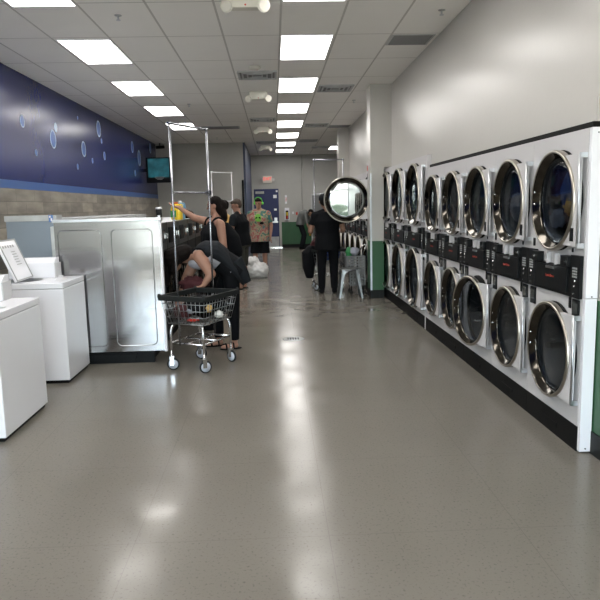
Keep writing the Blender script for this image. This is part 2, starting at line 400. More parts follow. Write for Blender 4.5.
def emerg(x, y, lab):
    t = empty('emergency_light', (x,y,CZ), 0, lab, 'emergency light', 'twin headed emergency lights')
    MB().box(-.15,.15,-.06,.06,-.13,0).build('housing', m_panel, t, bevel=.012)
    for s in (-1,1):
        h = MB(); h.cone((s*.14,0,-.07),(s*.185,-.05,-.10),.018,.018); h.cone((s*.15,-.03,-.11),(s*.165,-.09,-.125),.035,.058,16)
        hh = h.build('lamp_head', m_panel, t)
        MB().cone((s*.1655,-.0905,-.1255),(s*.167,-.096,-.127),.05,.045,16).build('lens', m_panel, hh)
    MB().cone((0,-.062,-.11),(0,-.066,-.11),.008,.008).build('indicator', m_red, t)
for y, l in ((6.12,'nearest'),(11.1,'second'),(15.85,'third'),(20.6,'farthest')): emerg(-.2, y, 'ivory emergency light with two lamp heads under the ceiling, %s of the row' % l)
for x, y, l in ((-1.47,6.72,'brass and grey ceiling sprinkler head at the upper left between two light rows'),(1.72,6.67,'ceiling sprinkler head at the upper right near the white wall'),(1.52,12.12,'small ceiling sprinkler head near the first pillar'),(-1.49,12.26,'small ceiling sprinkler head left of the emergency lights'),(-1.49,18.1,'small ceiling sprinkler head before the grey partition')):
    t = empty('sprinkler_head', (x,y,CZ), 0, l, 'sprinkler', 'ceiling sprinkler heads')
    MB().lathe([(.001,0),(.035,0),(.035,-.006),(.001,-.012)],(0,0,0),'z',16,False).build('escutcheon', m_galv, t)
    MB().cone((0,0,-.01),(0,0,-.045),.009,.009,8).cone((0,0,-.045),(0,0,-.05),.022,.022,12).build('deflector', m_hinge, t)
t = empty('smoke_detector', (-.2,9.15,CZ), 0, 'round white smoke detector just before the nearest left vent', 'smoke detector')
MB().lathe([(.001,0),(.08,0),(.085,-.02),(.06,-.04),(.001,-.045)],(0,0,0),'z',24,False).build('dome', m_panel, t)
MB().cone((.03,0,-.044),(.03,0,-.047),.006,.006,8).build('indicator', m_red, t)

# ------------------------------------------------------------------ dryers
def make_dryer(w, H, Rr, zl, zu, c0, c1, name, mirror=False, ox=0.):
    """front plane y=0 facing -Y, hinge side +X"""
    t = empty(name, (0,0,0)); h = w/2 - .002; D = .80; hr = Rr*.86
    cb = MB()
    cb.holeplate(-h,h,.16,c0,ox,zl,hr,0,.02).holeplate(-h,h,c1-.02,H,ox,zu,hr,0,.02)
    cb.box(-h,h,0.0,.02,c0,c1-.02)
    cb.box(-h,-h+.015,.02,D,.16,H).box(h-.015,h,.02,D,.16,H).box(-h+.015,h-.015,.02,D,H-.015,H).box(-h+.015,h-.015,D-.015,D,.16,H-.015)
    for sx in (-h+.03, h-.03, h*.3):
        cb.cone((sx,-.001,H-.03),(sx,.002,H-.03),.005,.005,8)
    cb.build('cabinet', m_white, t)
    MB().box(-h,h,-.004,.05,0,.158).box(-.12,.12,-.008,-.004,.055,.085).build('kickplate', m_black, t)
    # drums
    for zc in (zl, zu):
        dm = MB(); dm.lathe([(hr+.001,.0),(hr+.001,.62),(hr-.012,.62),(hr-.012,.0)],(ox,0,zc),'y',40)
        dm.cone((ox,.61,zc),(ox,.6,zc),hr-.012,hr-.012,40)
        for k in range(3):
            a = 2*PI*k/3+.4; dm.box(-.02,.02,.05,.6,hr-.09,hr-.013, T=M.Translation((ox,0,zc)) @ M.Rotation(a,4,'Y'))
        dm.build('drum', m_drum, t)
        MB().lathe([(hr-.005,-.016),(Rr*1.0,-.016),(Rr*1.0,-.0005),(hr-.005,-.0005)],(ox,0,zc),'y',48).build('gasket', m_black, t)
    # doors, origin on the hinge line
    hx = h - .024; cx = hx - ox   # distance from the hinge to the ring centre
    for zc, up in ((zl,False),(zu,True)):
        r = MB(); r.mi = 0
        r.lathe([(Rr-.02,-.020),(Rr,-.026),(Rr,-.056),(Rr-.005,-.063),(Rr-.013,-.065),(Rr-.019,-.061),(Rr*.865,-.024),(Rr*.845,-.018),(Rr*.845,-.010),(Rr*.88,-.014)],(-cx,0,0),'y',56)
        for f in r.bm.faces:
            rr = math.hypot(f.calc_center_median().x+cx, f.calc_center_median().z)
            f.material_index = 1 if (rr > Rr-.021 and f.calc_center_median().y < -.04) else 0
        d = r.build('door', [m_ring, m_rim], t, loc=(hx,0,zc))
        g = MB(); q_ = .0 if mirror and up else 1.
        g.lathe([(.001,-.014-.016*q_),(Rr*.4,-.014-.013*q_),(Rr*.7,-.014-.005*q_),(Rr*.855,-.014),(Rr*.855,-.008),(Rr*.7,-.009-.003*q_),(Rr*.4,-.009-.011*q_),(.001,-.009-.014*q_)],(-cx,0,0),'y',40,False)
        g.build('door_glass', m_mirror if (mirror and up) else m_glass, d)
        ph = Rr*.86; a0 = math.asin(min(.99, ph/(Rr*.99)))
        arc = [(-cx+Rr*.985*math.cos(a), Rr*.985*math.sin(a)) for a in [a0-2*a0*k/18 for k in range(19)]]
        poly = [(.004, ph)] + [(.004,-ph)] + arc[::-1]
        pn = MB().prism(poly, -.050, -.022).build('hinge_panel', m_white, d)
        if up: MB().box(-.068,-.022,-.0525,-.0495,-ph+.03,-ph+.11).box(-.062,-.028,-.0535,-.0525,-ph+.045,-ph+.095).build('label_plate', m_dark, pn)
        hg = MB().cone((.012,-.042,-ph-.005),(.012,-.042,ph+.005),.0075,.0075,10)
        for z in (-ph-.01, ph-.025): hg.box(.005,.019,-.046,-.0,z,z+.03)
        hg.build('hinge', m_hinge, d)
        # latch studs on the bezel
        for dz in (.06,-.02,-.10): MB().ell((-cx-Rr*.90,-.050,dz),(.006,.006,.009),None,8,6).build('latch_stud', m_chrome, d)
    # control band
    cp = MB(); e = .13
    cp.box(-h,-h+e,-.022,-.001,c0,c1).box(h-e,h,-.022,-.001,c0,c1).box(-h+e,h-e,-.018,-.001,c0,c1-.075)
    band = cp.build('control_panel', m_dark, t, bevel=.002)
    dr = MB().box(-h+e+.03,h-e-.03,-.032,-.018,c0+.022,c1-.085).build('coin_drawer', m_dark, band, bevel=.003)
    MB().box(-.055,.055,-.040,-.032,c1-.107,c1-.092).build('drawer_handle', m_hinge, dr)
    text_part('Speed Queen', .024, mat('dull red lettering',(.28,.03,.02),.5), dr, (0,-.0335,c0+.105), (PI/2,0,0))
    for s in (-1,1):
        sl = MB().box(s*(h-e-.045)-.050,s*(h-e-.045)+.050,-.045,-.001,c1-.074,c1-.008).build('coin_slide', m_dark, band, bevel=.003)
        MB().box(s*(h-e-.02)-.014,s*(h-e-.02)+.014,-.052,-.045,c1-.05,c1-.035).build('coin_tray', m_chrome, sl)
        MB().box(s*.06-.004,s*.06+.004,-.030,-.001,c1-.078,c1-.006).build('bracket', m_white, band)
        kp = MB()
        for i in range(3):
            for j in range(4): kp.box(s*(h-e/2)-.030+i*.022, s*(h-e/2)-.016+i*.022, -.025,-.022, c0+.125+j*.017, c0+.136+j*.017)
        kp.build('keypad', m_key, band)
        MB().box(s*(h-e/2)-.018,s*(h-e/2)-.006,-.027,-.022,c0+.022,c0+.032).build('coin_return', m_chrome, band)
        MB().cone((s*(h-e/2)-.002,-.022,c0+.07),(s*(h-e/2)-.002,-.028,c0+.07),.006,.006,10).build('status_knob', m_chrome, band)
        MB().cone((s*(h-e/2)+.012,-.022,c0+.105),(s*(h-e/2)+.012,-.034,c0+.105),.009,.009,12).build('key_lock', m_chrome, band)
        dp = MB().box(s*(h-.070)-.045,s*(h-.070)+.045,-.010,-.001,c0-.130,c0-.010).build('timer_display', m_dark, t, bevel=.002)
        MB().box(s*(h-.070)-.028,s*(h-.070)+.028,-.012,-.010,c0-.095,c0-.03).build('screen', mat('dim lcd', (.05,.055,.055), .2), dp)
    MB().box(h-.165,h-.14,-.008,-.001,c0-.075,c0-.005).build('switch_plate', m_dark, t)
    MB().box(-h+.05,-h+.075,-.008,-.001,c1+.02,c1+.075).build('warning_label', m_dark, t)
    MB().box(.245,.262,-.006,-.001,c1+.015,c1+.04).build('door_switch', m_dark, t)
    return t
FX = 1.84
small = make_dryer(.80, 1.96, .318, .575, 1.545, .955, 1.215, 'stacked_dryer', ox=.042)
big = make_dryer(1.03, 2.12, .39, .585, 1.665, .985, 1.255, 'stacked_dryer')
smalls = []
sl = ['white stacked dryer nearest the camera, coloured laundry behind its upper glass','second white stacked dryer from the camera, grey laundry behind its upper glass','third white stacked dryer, its lower round door standing ajar','fourth white stacked dryer from the camera, both doors shut','fifth white stacked dryer, last of the shorter ones']
for i in range(5):
    o = small if i == 0 else copy_tree(small)
    o.location = (FX, 3.76+.4+.8*i, 0); o.rotation_euler = (0,0,-PI/2); tag(o, sl[i], 'dryer', 'short stacked dryers in the right wall'); smalls.append(o)
bl = ['taller stacked dryer, first after the step in the dryer tops','taller stacked dryer in the middle of the three before the pillar','taller stacked dryer touching the first pillar']
for i in range(3):
    o = big if i == 0 else copy_tree(big)
    o.location = (FX, 7.83+.515+1.03*i, 0); o.rotation_euler = (0,0,-PI/2); tag(o, bl[i], 'dryer', 'tall stacked dryers before the pillar')
bigm = make_dryer(.90, 2.12, .385, .585, 1.635, .985, 1.255, 'stacked_dryer', mirror=True)
bigs2 = []
for i in range(6):
    o = bigm if i == 0 else copy_tree(bigm)
    o.location = (1.66, 10.97+.45+.905*i, 0); o.rotation_euler = (0,0,-PI/2)
    tag(o, ['stacked dryer right behind the first pillar, upper door swung wide open','stacked dryer beyond the pillar, second in that bank','stacked dryer beyond the pillar, third in that bank','stacked dryer beyond the pillar, fourth in that bank','stacked dryer beyond the pillar, fifth in that bank','stacked dryer beyond the pillar, farthest of its bank'][i], 'dryer', 'stacked dryers beyond the pillar'); bigs2.append(o)
def doors(o): 
    ds = [c for c in o.children if c.name.split('.')[0] == 'door']; return sorted(ds, key=lambda c: c.location.z)
doors(smalls[2])[0].rotation_euler = (0,0,R(9))
doors(bigs2[0])[1].rotation_euler = (0,0,R(88))
# filler strips
t = empty('filler_trim', (FX,3.745,0), 0, 'white sheet metal end strip closing off the nearest dryer', 'trim strip')
MB().box(0,.072,-.02,.012,0.01,.962).build('lower_strip', m_whiteb, t, bevel=.002); MB().box(0,.072,-.022,.012,.966,1.96).build('upper_strip', m_whiteb, t, bevel=.002)
sc = MB()
for z in (.03,.975,1.93): sc.cone((.036,-.026,z),(.036,-.02,z),.004,.004,8)
sc.build('screw', m_dark, t)
tag(MB().box(FX,XR,7.762,7.828,0,2.12).build('filler_trim', m_white), 'white filler strip between short and tall dryers', 'trim strip')

def lump(name, m, c, rad, seed, parent=None, amp=.35, fr=6., n=28, flat=0):
    mb = MB(); mb.ell((0,0,0),(1,1,1),n=n,m=n//2+4)
    for v in mb.bm.verts:
        p = v.co.copy(); q = 1 + amp*noise.noise(p*fr*.33+V((seed*3.1,seed,0))) + amp*.5*noise.noise(p*fr+V((seed,0,seed*2.)))
        v.co = V((p.x*rad[0]*q, p.y*rad[1]*q, p.z*rad[2]*q))
        if v.co.z < -rad[2]*.75 and flat: v.co.z = -rad[2]*.75
    return mb.build(name, m, parent, loc=c)
# laundry inside the nearest drums
for nmn, m_, c, r, l in (('red_garment',m_redcloth,(1.91,4.30,1.66),(.06,.09,.10),'red garment tumbled high behind the nearest upper dryer glass'),
        ('blue_garment',m_bluecl,(1.93,4.10,1.60),(.07,.12,.14),'blue garment in the middle of the nearest upper drum'),
        ('yellow_garment',m_yellow,(1.90,4.08,1.50),(.04,.07,.05),'mustard garment below the blue one in the nearest upper drum'),
        ('grey_garment',m_tank,(1.90,4.26,1.43),(.05,.07,.06),'grey garment at lower left of the nearest upper drum'),
        ('black_garment',m_bcloth,(2.0,4.12,1.36),(.10,.16,.07),'black garment at the bottom of the nearest upper drum')):
    tag(lump(nmn, m_, c, r, len(nmn)), l, 'garment', 'laundry in the nearest dryer')
tag(lump('white_garment', m_tank, (1.93,4.98,1.50), (.08,.12,.12), 3), 'crumpled pale grey garment behind the second upper dryer glass', 'garment')

# ------------------------------------------------------------------ stainless end panel and the front load washers
t = empty('end_panel', (-1.64,6.45,0), 0, 'large stainless end panel with two pressed rectangles closing the washer row', 'panel')
pn = MB().box(-.52,.50,0,.03,.13,1.44)
pn.build('sheet', m_steel, t)
def bead(x0,x1,z0,z1,r=.05,k=6):
    pts=[]
    for cx,cz,a in ((x1-r,z1-r,0),(x0+r,z1-r,90),(x0+r,z0+r,180),(x1-r,z0+r,270)):
        for i in range(k): 
            an=R(a+90*i/(k-1)); pts.append((cx+r*math.cos(an),-.001,cz+r*math.sin(an)))
    return MB().tube(pts,.0055,6,True)
bead(-.49,-.07,.19,1.36).build('pressed_bead', m_steel, t); bead(.03,.43,.19,1.36).build('pressed_bead', m_steel, t)
MB().box(-.53,.53,-.02,.10,1.44,1.468).build('top_cap', m_hinge, t, bevel=.004)
MB().box(.50,.525,-.008,.05,.12,1.44).build('edge_flange', m_whiteb, t, bevel=.003)
MB().box(-.52,.38,.05,.12,0,.13).box(-.45,.2,.03,.05,.03,.1).build('kickplate', m_dark, t)
def make_washer():
    """front faces local -Y, origin front bottom centre, .88 wide"""
    t = empty('front_load_washer', (0,0,0)); h = .43
    MB().box(-h,h,.012,1.0,.12,1.40).build('cabinet', m_galv, t, bevel=.006)
    MB().box(-h,h,.05,.95,0,.12).build('kickplate', m_black, t)
    MB().box(-h,h,-.01,.012,.14,1.10).build('front_panel', m_dark, t, bevel=.004)
    cp = MB().box(-h,h,-.015,.012,1.10,1.40).build('control_panel', mat('dark grey panel', (.035,.04,.042), .35), t, bevel=.004)
    MB().box(.1,.3,-.02,-.015,1.18,1.32).build('display', mat('dark lcd', (.02,.03,.035), .15), cp)
    MB().box(-.34,-.05,-.028,-.015,1.16,1.34).build('soap_drawer', m_dark, cp, bevel=.004)
    MB().box(.34,.36,-.04,-.015,1.22,1.28).build('coin_slot', m_chrome, cp)
    d = MB().lathe([(.22,-.02),(.30,-.012),(.30,-.05),(.285,-.075),(.25,-.08),(.215,-.05)],(0,0,.66),'y',40).build('door', m_ring, t)
    MB().lathe([(.001,-.06),(.15,-.055),(.218,-.03),(.218,-.02),(.001,-.03)],(0,0,.66),'y',32,False).build('door_glass', m_glass, d)
    MB().box(-.33,-.27,-.075,-.03,.60,.72).build('door_handle', m_chrome, d, bevel=.006)
    return t
w0 = make_washer()
for i in range(6):
    o = w0 if i == 0 else copy_tree(w0); o.location = (-1.24, 6.56+.45+.89*i, 0); o.rotation_euler = (0,0,PI/2)
    tag(o, ['black fronted front load washer right behind the stainless end panel','black front load washer beside the detergent bottles, second in its row','black front load washer, third in its row behind the two women','black front load washer, fourth in its row','black front load washer, fifth in its row','black front load washer at the far end of its row'][i], 'washer', 'front load washers facing the aisle')
for i in range(5):
    o = copy_tree(w0); o.location = (-2.86, 7.22+.45+.89*i, 0); o.rotation_euler = (0,0,-PI/2); o.scale = (1,.59,1.05)
    tag(o, ['grey front load washer facing the navy wall, first of the hidden row','grey front load washer facing the navy wall, second of the hidden row','grey front load washer facing the navy wall, third of the hidden row','grey front load washer facing the navy wall, fourth of the hidden row','grey front load washer facing the navy wall, last of the hidden row'][i], 'washer', 'washers facing the navy wall')
t = empty('steel_cabinet', (-2.62,7.06,0), 0, 'blue grey steel cabinet end standing behind the open washer lid', 'cabinet')
MB().box(-.245,.27,0,.14,0.02,1.46).build('body', m_steel2, t, bevel=.004)
MB().box(-.25,.30,-.02,.16,1.452,1.512).build('top_channel', m_galv, t)
sg = MB(); 
t2 = empty('sticker', (-2.40,7.029,1.44), 0, 'small blue and white sticker on the steel cabinet corner', 'sticker')
MB().box(0,.045,0,.012,0,.075).build('sticker_sheet', mat('sticker blue', (.12,.22,.5), .4), t2)
MB().box(.008,.022,-.002,0,.045,.065).box(.022,.037,-.002,0,.008,.04).build('sticker_print', m_whiteb, t2)

# ------------------------------------------------------------------ white top load washers
def topload(name, x0, x1, y0, y1, ztop, con, label, lid=True, z_slope=0):
    t = empty(name, ((x0+x1)/2,(y0+y1)/2,0), 0, label, 'washer'); W=(x1-x0)/2; D=(y1-y0)/2
    MB().box(-W,W,-D,D,.03,ztop-.055).build('cabinet', m_whiteb, t, bevel=.006)
    MB().box(-W+.02,W-.02,-D+.02,D-.02,0,.03).build('base', m_black, t)
    tp = MB()
    # top deck with a tub opening
    cx, cy, rr = -.10, -.0, .19
    n=40; ang=sorted([2*PI*k/n for k in range(n)]+[math.atan2(y-cy,x-cx)%(2*PI) for x in (-W,W) for y in (-D,D)])
    A,B,Cc,Dd=[],[],[],[]
    for a in ang:
        dx,dy=math.cos(a),math.sin(a); tt=1e9
        if dx>1e-9: tt=min(tt,(W-cx)/dx)
        if dx<-1e-9: tt=min(tt,(-W-cx)/dx)
        if dy>1e-9: tt=min(tt,(D-cy)/dy)
        if dy<-1e-9: tt=min(tt,(-D-cy)/dy)
        for lst,(px,py),z in ((A,(cx+rr*dx,cy+rr*dy),ztop),(B,(cx+dx*tt,cy+dy*tt),ztop),(Cc,(cx+dx*tt,cy+dy*tt),ztop-.05),(Dd,(cx+rr*dx,cy+rr*dy),ztop-.05)):
            lst.append(tp.bm.verts.new((px,py,z)))
    m=len(ang)
    for i in range(m):
        j=(i+1)%m
        for P,Q in ((A,B),(B,Cc),(Cc,Dd),(Dd,A)): tp.bm.faces.new((P[i],P[j],Q[j],Q[i]))
    deck = tp.build('top_deck', m_whiteb, t, bevel=.005)
    MB().lathe([(rr-.001,ztop-.002),(rr-.001,ztop-.04),(rr-.02,ztop-.052),(rr-.02,ztop-.002)],(cx,cy,0),'z',40).build('tub_rim', m_key, deck)
    # console across the rear edge with sloped top, right end set back
    c0, c1 = con
    prof = [(D-.16,ztop),(D-.16,ztop+.145),(D-.09,ztop+.19),(D-.005,ztop+.19),(D-.005,ztop)]
    cs = MB(); a=[cs.bm.verts.new((c0,y,z)) for y,z in prof]; b=[cs.bm.verts.new((c1,y,z)) for y,z in prof]; n=len(prof)
    cs.bm.faces.new(a); cs.bm.faces.new(b[::-1])
    for i in range(n): cs.bm.faces.new((a[i],b[i],b[(i+1)%n],a[(i+1)%n]))
    con_o = cs.build('control_console', m_whiteb, t, bevel=.006)
    MB().box(c1+.001,c1+.012,D-.165,D,ztop+.002,ztop+.14).build('console_end_cap', m_white, con_o, bevel=.003)
    return t, W, D
tb, W, D = topload('top_load_washer', -2.62, -1.89, 5.77, 6.41, .92, (-.30,.14), 'white top load washer with its lid raised, beside the stainless panel')
# raised lid
L_ = MB().box(0,.36,0,.02,-.24,.24)
lidm = MB(); lidm.box(-.012,.012,-.22,.22,0,.40)
lid = lidm.build('lid', m_whiteb, tb, bevel=.008, loc=(-.06,-.08,.93)); lid.rotation_euler = (0,R(-22),R(2))
rim = MB().box(.012,.018,-.21,.21,.385,.398).box(.012,.018,-.21,.21,.005,.015).box(.012,.018,.20,.212,.015,.385).box(.012,.018,-.212,-.20,.015,.385)
rim.build('lid_seal', m_key, lid)
pr = MB()
for i in range(5): pr.box(.012,.0135,-.16+.06*i,-.125+.06*i,.32,.345)
for i in range(6): pr.box(.012,.0135,-.02,.10-.01*(i%3),.15+.025*i,.157+.025*i)
pr.build('printed_instructions', m_key, lid)
dc = MB().lathe([(.001,.91),(.05,.91),(.055,.925),(.04,.935),(.001,.935)],(.24,.02,0),'z',20,False).box(.22,.26,.0,.04,.935,.955)
dc.build('dispenser_cap', m_white, tb)
ta, W, D = topload('top_load_washer', -2.60, -1.86, 4.28, 5.10, .885, (-.36,.15), 'nearest white top load washer, cut off by the left photo edge')
gr = MB()
for i in range(3):
    for j in range(2): gr.box(.14+.065*i,.18+.065*i,-.22+.09*j,-.17+.09*j,.885,.888)
gr.build('vent_button', m_key, ta)

# ------------------------------------------------------------------ bubbles, tv
bub = [(20,9.27,2.79,.09,'small pale bubble decal nearest the camera'),(51,10.5,2.67,.145,'large bubble decal overlapping a small white one'),(54,10.67,2.87,.075,'small white bubble decal at the shoulder of the large one'),(34,9.71,2.40,.05,'tiny bubble decal low on the navy wall near the camera'),
 (82,12.14,2.66,.14,'large bubble decal in the middle of the navy wall'),(97,13.27,3.15,.16,'tall bubble decal highest on the navy wall'),(76,11.7,2.32,.05,'tiny bubble decal below the middle large one'),(91,12.68,2.49,.05,'tiny bubble decal right of the middle large one'),
 (103,13.6,2.65,.085,'small bubble decal under the highest one'),(100,13.44,2.93,.05,'tiny faint bubble decal just below the highest one'),(76,11.9,3.18,.03,'tiny speck of a bubble decal near the ceiling'),(131,16.33,3.07,.14,'bubble decal before the television, upper one'),(138,17.1,2.86,.20,'large bubble decal close to the television'),(134,16.5,2.45,.075,'small bubble decal low beside the television'),(149,18.7,3.25,.14,'faint bubble decal above the television')]
m_bub = mat('bubble blue', (.04,.12,.38), .35, var=.25, vscale=4); m_bubw = mat('bubble white', (.55,.68,.82), .35, var=.2, vscale=5)
for _, y, z, r, l in bub:
    t = empty('bubble_decal', (XL,y,z), 0, l, 'wall decal', 'bubble decals on the navy wall')
    b = MB(); n=28
    b.rings([[V((.0,r*.80*math.cos(2*PI*k/n),r*.86*math.sin(2*PI*k/n))) for k in range(n)],[V((.003,r*.80*math.cos(2*PI*k/n),r*.86*math.sin(2*PI*k/n))) for k in range(n)]])
    b.build('bubble_centre', m_bub if 'white bubble' not in l else m_bubw, t)
    b = MB().rings([[V((h,r*q*.92*math.cos(2*PI*k/n),r*q*math.sin(2*PI*k/n))) for k in range(n)] for h,q in ((.0,.84),(.004,.84),(.004,1.),(.0,1.))],False,True)
    b.build('bubble_outline', m_bubw, t)
t = empty('television', (-3.01,17.5,2.57), R(-6), 'small flat television with a teal picture hung beside the navy wall', 'television')
MB().box(-.335,.335,0,.07,-.33,.33).build('housing', m_dark, t, bevel=.008)
def tvm():
    m, nt, b = new_mat('tv picture'); b.inputs['Base Color'].default_value=(.01,.02,.02,1); b.inputs['Roughness'].default_value=.2
    tc=nt.nodes.new('ShaderNodeTexCoord'); n=nt.nodes.new('ShaderNodeTexNoise'); n.inputs['Scale'].default_value=5; nt.links.new(tc.outputs['Object'],n.inputs['Vector'])
    r=nt.nodes.new('ShaderNodeValToRGB'); r.color_ramp.elements[0].color=(.01,.07,.09,1); r.color_ramp.elements[1].color=(.03,.20,.25,1); r.color_ramp.elements[0].position=.35; r.color_ramp.elements[1].position=.7
    nt.links.new(n.outputs['Fac'],r.inputs[0]); nt.links.new(r.outputs[0],b.inputs['Emission Color']); b.inputs['Emission Strength'].default_value=.22; return m
MB().box(-.28,.28,-.004,0,-.19,.30).build('screen', tvm(), t)
cp = MB()
for i, wd in enumerate((.13,.11,.07)): cp.box(-wd+.02,wd+.02,-.006,-.004,-.19-.028*i,-.178-.028*i)
cp.build('caption_lines', m_key, t)
MB().box(-.44,-.30,.02,.06,-.04,.04).build('wall_arm', m_dark, t)
t = empty('security_camera', (-3.25,19.3,3.34), 0, 'small dark security camera in the corner above the television', 'camera')
MB().cone((0,0,.1),(0,0,.0),.015,.015).build('mount', m_dark, t); MB().cone((-.1,-.05,-.02),(.12,.05,.0),.045,.045,14).build('camera_body', m_dark, t)

# ------------------------------------------------------------------ back wall: door, exit sign, extinguisher
d = struct(MB().box(-.72,.20,YB-.03,YB-.002,.03,2.20).build('door_1', m_door))
MB().box(-.80,-.72,YB-.05,YB-.002,0,2.30).box(.20,.28,YB-.05,YB-.002,0,2.30).box(-.72,.20,YB-.05,YB-.002,2.21,2.30).build('door_frame', m_wallg, d)
MB().box(-.70,.18,YB-.035,YB-.03,.03,.42).build('kick_plate', m_galv, d)
MB().box(-.66,-.34,YB-.09,YB-.03,2.03,2.12).build('door_closer', m_galv, d)
MB().box(-.68,.16,YB-.10,YB-.04,.94,1.0).box(.02,.13,YB-.12,YB-.03,.97,1.13).build('panic_bar', m_hinge, d)
MB().box(.0,.13,YB-.033,YB-.03,1.86,1.98).box(.10,.17,YB-.033,YB-.03,2.08,2.15).box(.02,.12,YB-.033,YB-.03,1.40,1.47).build('door_notice', m_whiteb, d)
MB().box(-.80,.30,YB-.08,YB,0,.028).build('threshold', m_chrome, d)
t = empty('exit_sign', (-.20,YB-.04,2.55), 0, 'white illuminated exit sign with two lamp heads above the blue door', 'exit sign')
MB().box(-.17,.17,-.03,.03,-.13,.13).build('housing', m_panel, t, bevel=.006)
text_part('EXIT', .15, mat('lit red letters', (.8,.05,.03), .4, emis=((1,.07,.04), .55)), t, (0,-.033,.02), (PI/2,0,0), 'exit_letters', .002)
for s in (-1,1): MB().cone((s*.17,0,0),(s*.21,-.02,0),.02,.02).cone((s*.21,0,0),(s*.22,-.06,-.01),.045,.055,14).build('lamp_head', m_galv, t)
t = empty('extinguisher_cabinet', (.50,YB-.02,1.03), 0, 'white wall cabinet with extinguisher beside the blue door', 'extinguisher cabinet')
MB().box(-.085,.085,-.12,0,0,.46).build('cabinet', m_whiteb, t, bevel=.005)
MB().box(-.055,.055,-.123,-.12,.04,.36).build('window', m_dark, t); MB().box(-.03,.03,-.126,-.1235,.17,.30).build('inspection_tag', mat('tag yellow',(.7,.5,.03),.5), t)
MB().cone((0,-.127,.04),(0,-.127,.16),.022,.022,12).build('cylinder', m_red, t)
t = empty('fire_sign', (.475,YB-.006,1.70), 0, 'narrow red and white vertical sign above the extinguisher cabinet', 'sign')
MB().box(-.035,.035,-.004,0,-.06,.26).build('sign_plate', m_whiteb, t)
text_part('FIRE', .085, m_red, t, (0,-.006,.10), (PI/2,R(90),0), 'sign_letters')
tag(MB().box(.84,.90,YB-.05,YB,1.22,1.32).build('alarm_box', m_red), 'small dark red alarm pull box on the back wall', 'alarm box')
tag(MB().box(.70,.76,YB-.012,YB,1.25,1.34).build('switch_plate', m_whiteb), 'small white switch plate between extinguisher and alarm box', 'switch plate')
t = empty('metal_door', (1.46,YB-.02,0), 0, 'grey metal cabinet door on the back wall behind the man in the cap', 'door')
MB().box(0,1.1,-.03,0,0,1.93).build('leaf', mat('grey metal paint',(.16,.17,.17),.5), t); MB().box(-.05,0,-.05,0,0,1.98).box(1.1,1.15,-.05,0,0,1.98).box(-.05,1.15,-.05,0,1.93,1.98).build('frame', m_galv, t)
tag(MB().cone((1.10,YB-.02,.96),(1.10,YB-.02,CZ),.02,.02,10).build('conduit_pipe', m_wallg), 'thin painted conduit running up the back wall', 'pipe')
tag(MB().box(-.92,-.865,19.50,19.54,0,2.35).build('door_edge_strip', m_black), 'black vertical strip at the end of the grey partition', 'strip')
t = empty('wall_notice', (1.578,10.75,1.9), 0, 'small red and white notices on the pillar side', 'notice')
MB().box(-.008,0,0,.12,.05,.30).build('notice_sheet', m_whiteb, t); MB().box(-.010,-.008,.02,.10,.20,.28).build('notice_print', m_red, t); MB().box(-.010,-.008,.03,.09,.07,.15).build('notice_picture', m_dark, t)
# floor cleanout cover
t = empty('floor_drain', (.19,7.45,0), 0, 'round metal cleanout cover set in the floor of the aisle', 'floor drain')
MB().lathe([(.001,.003),(.125,.003),(.13,0.0005),(.001,.0005)],(0,0,0),'z',32,False).build('cover', m_galv, t)
for i in range(5): MB().box(-.07+.03*i,-.055+.03*i,-.06,.06,.003,.0045).build('slot', m_black, t)

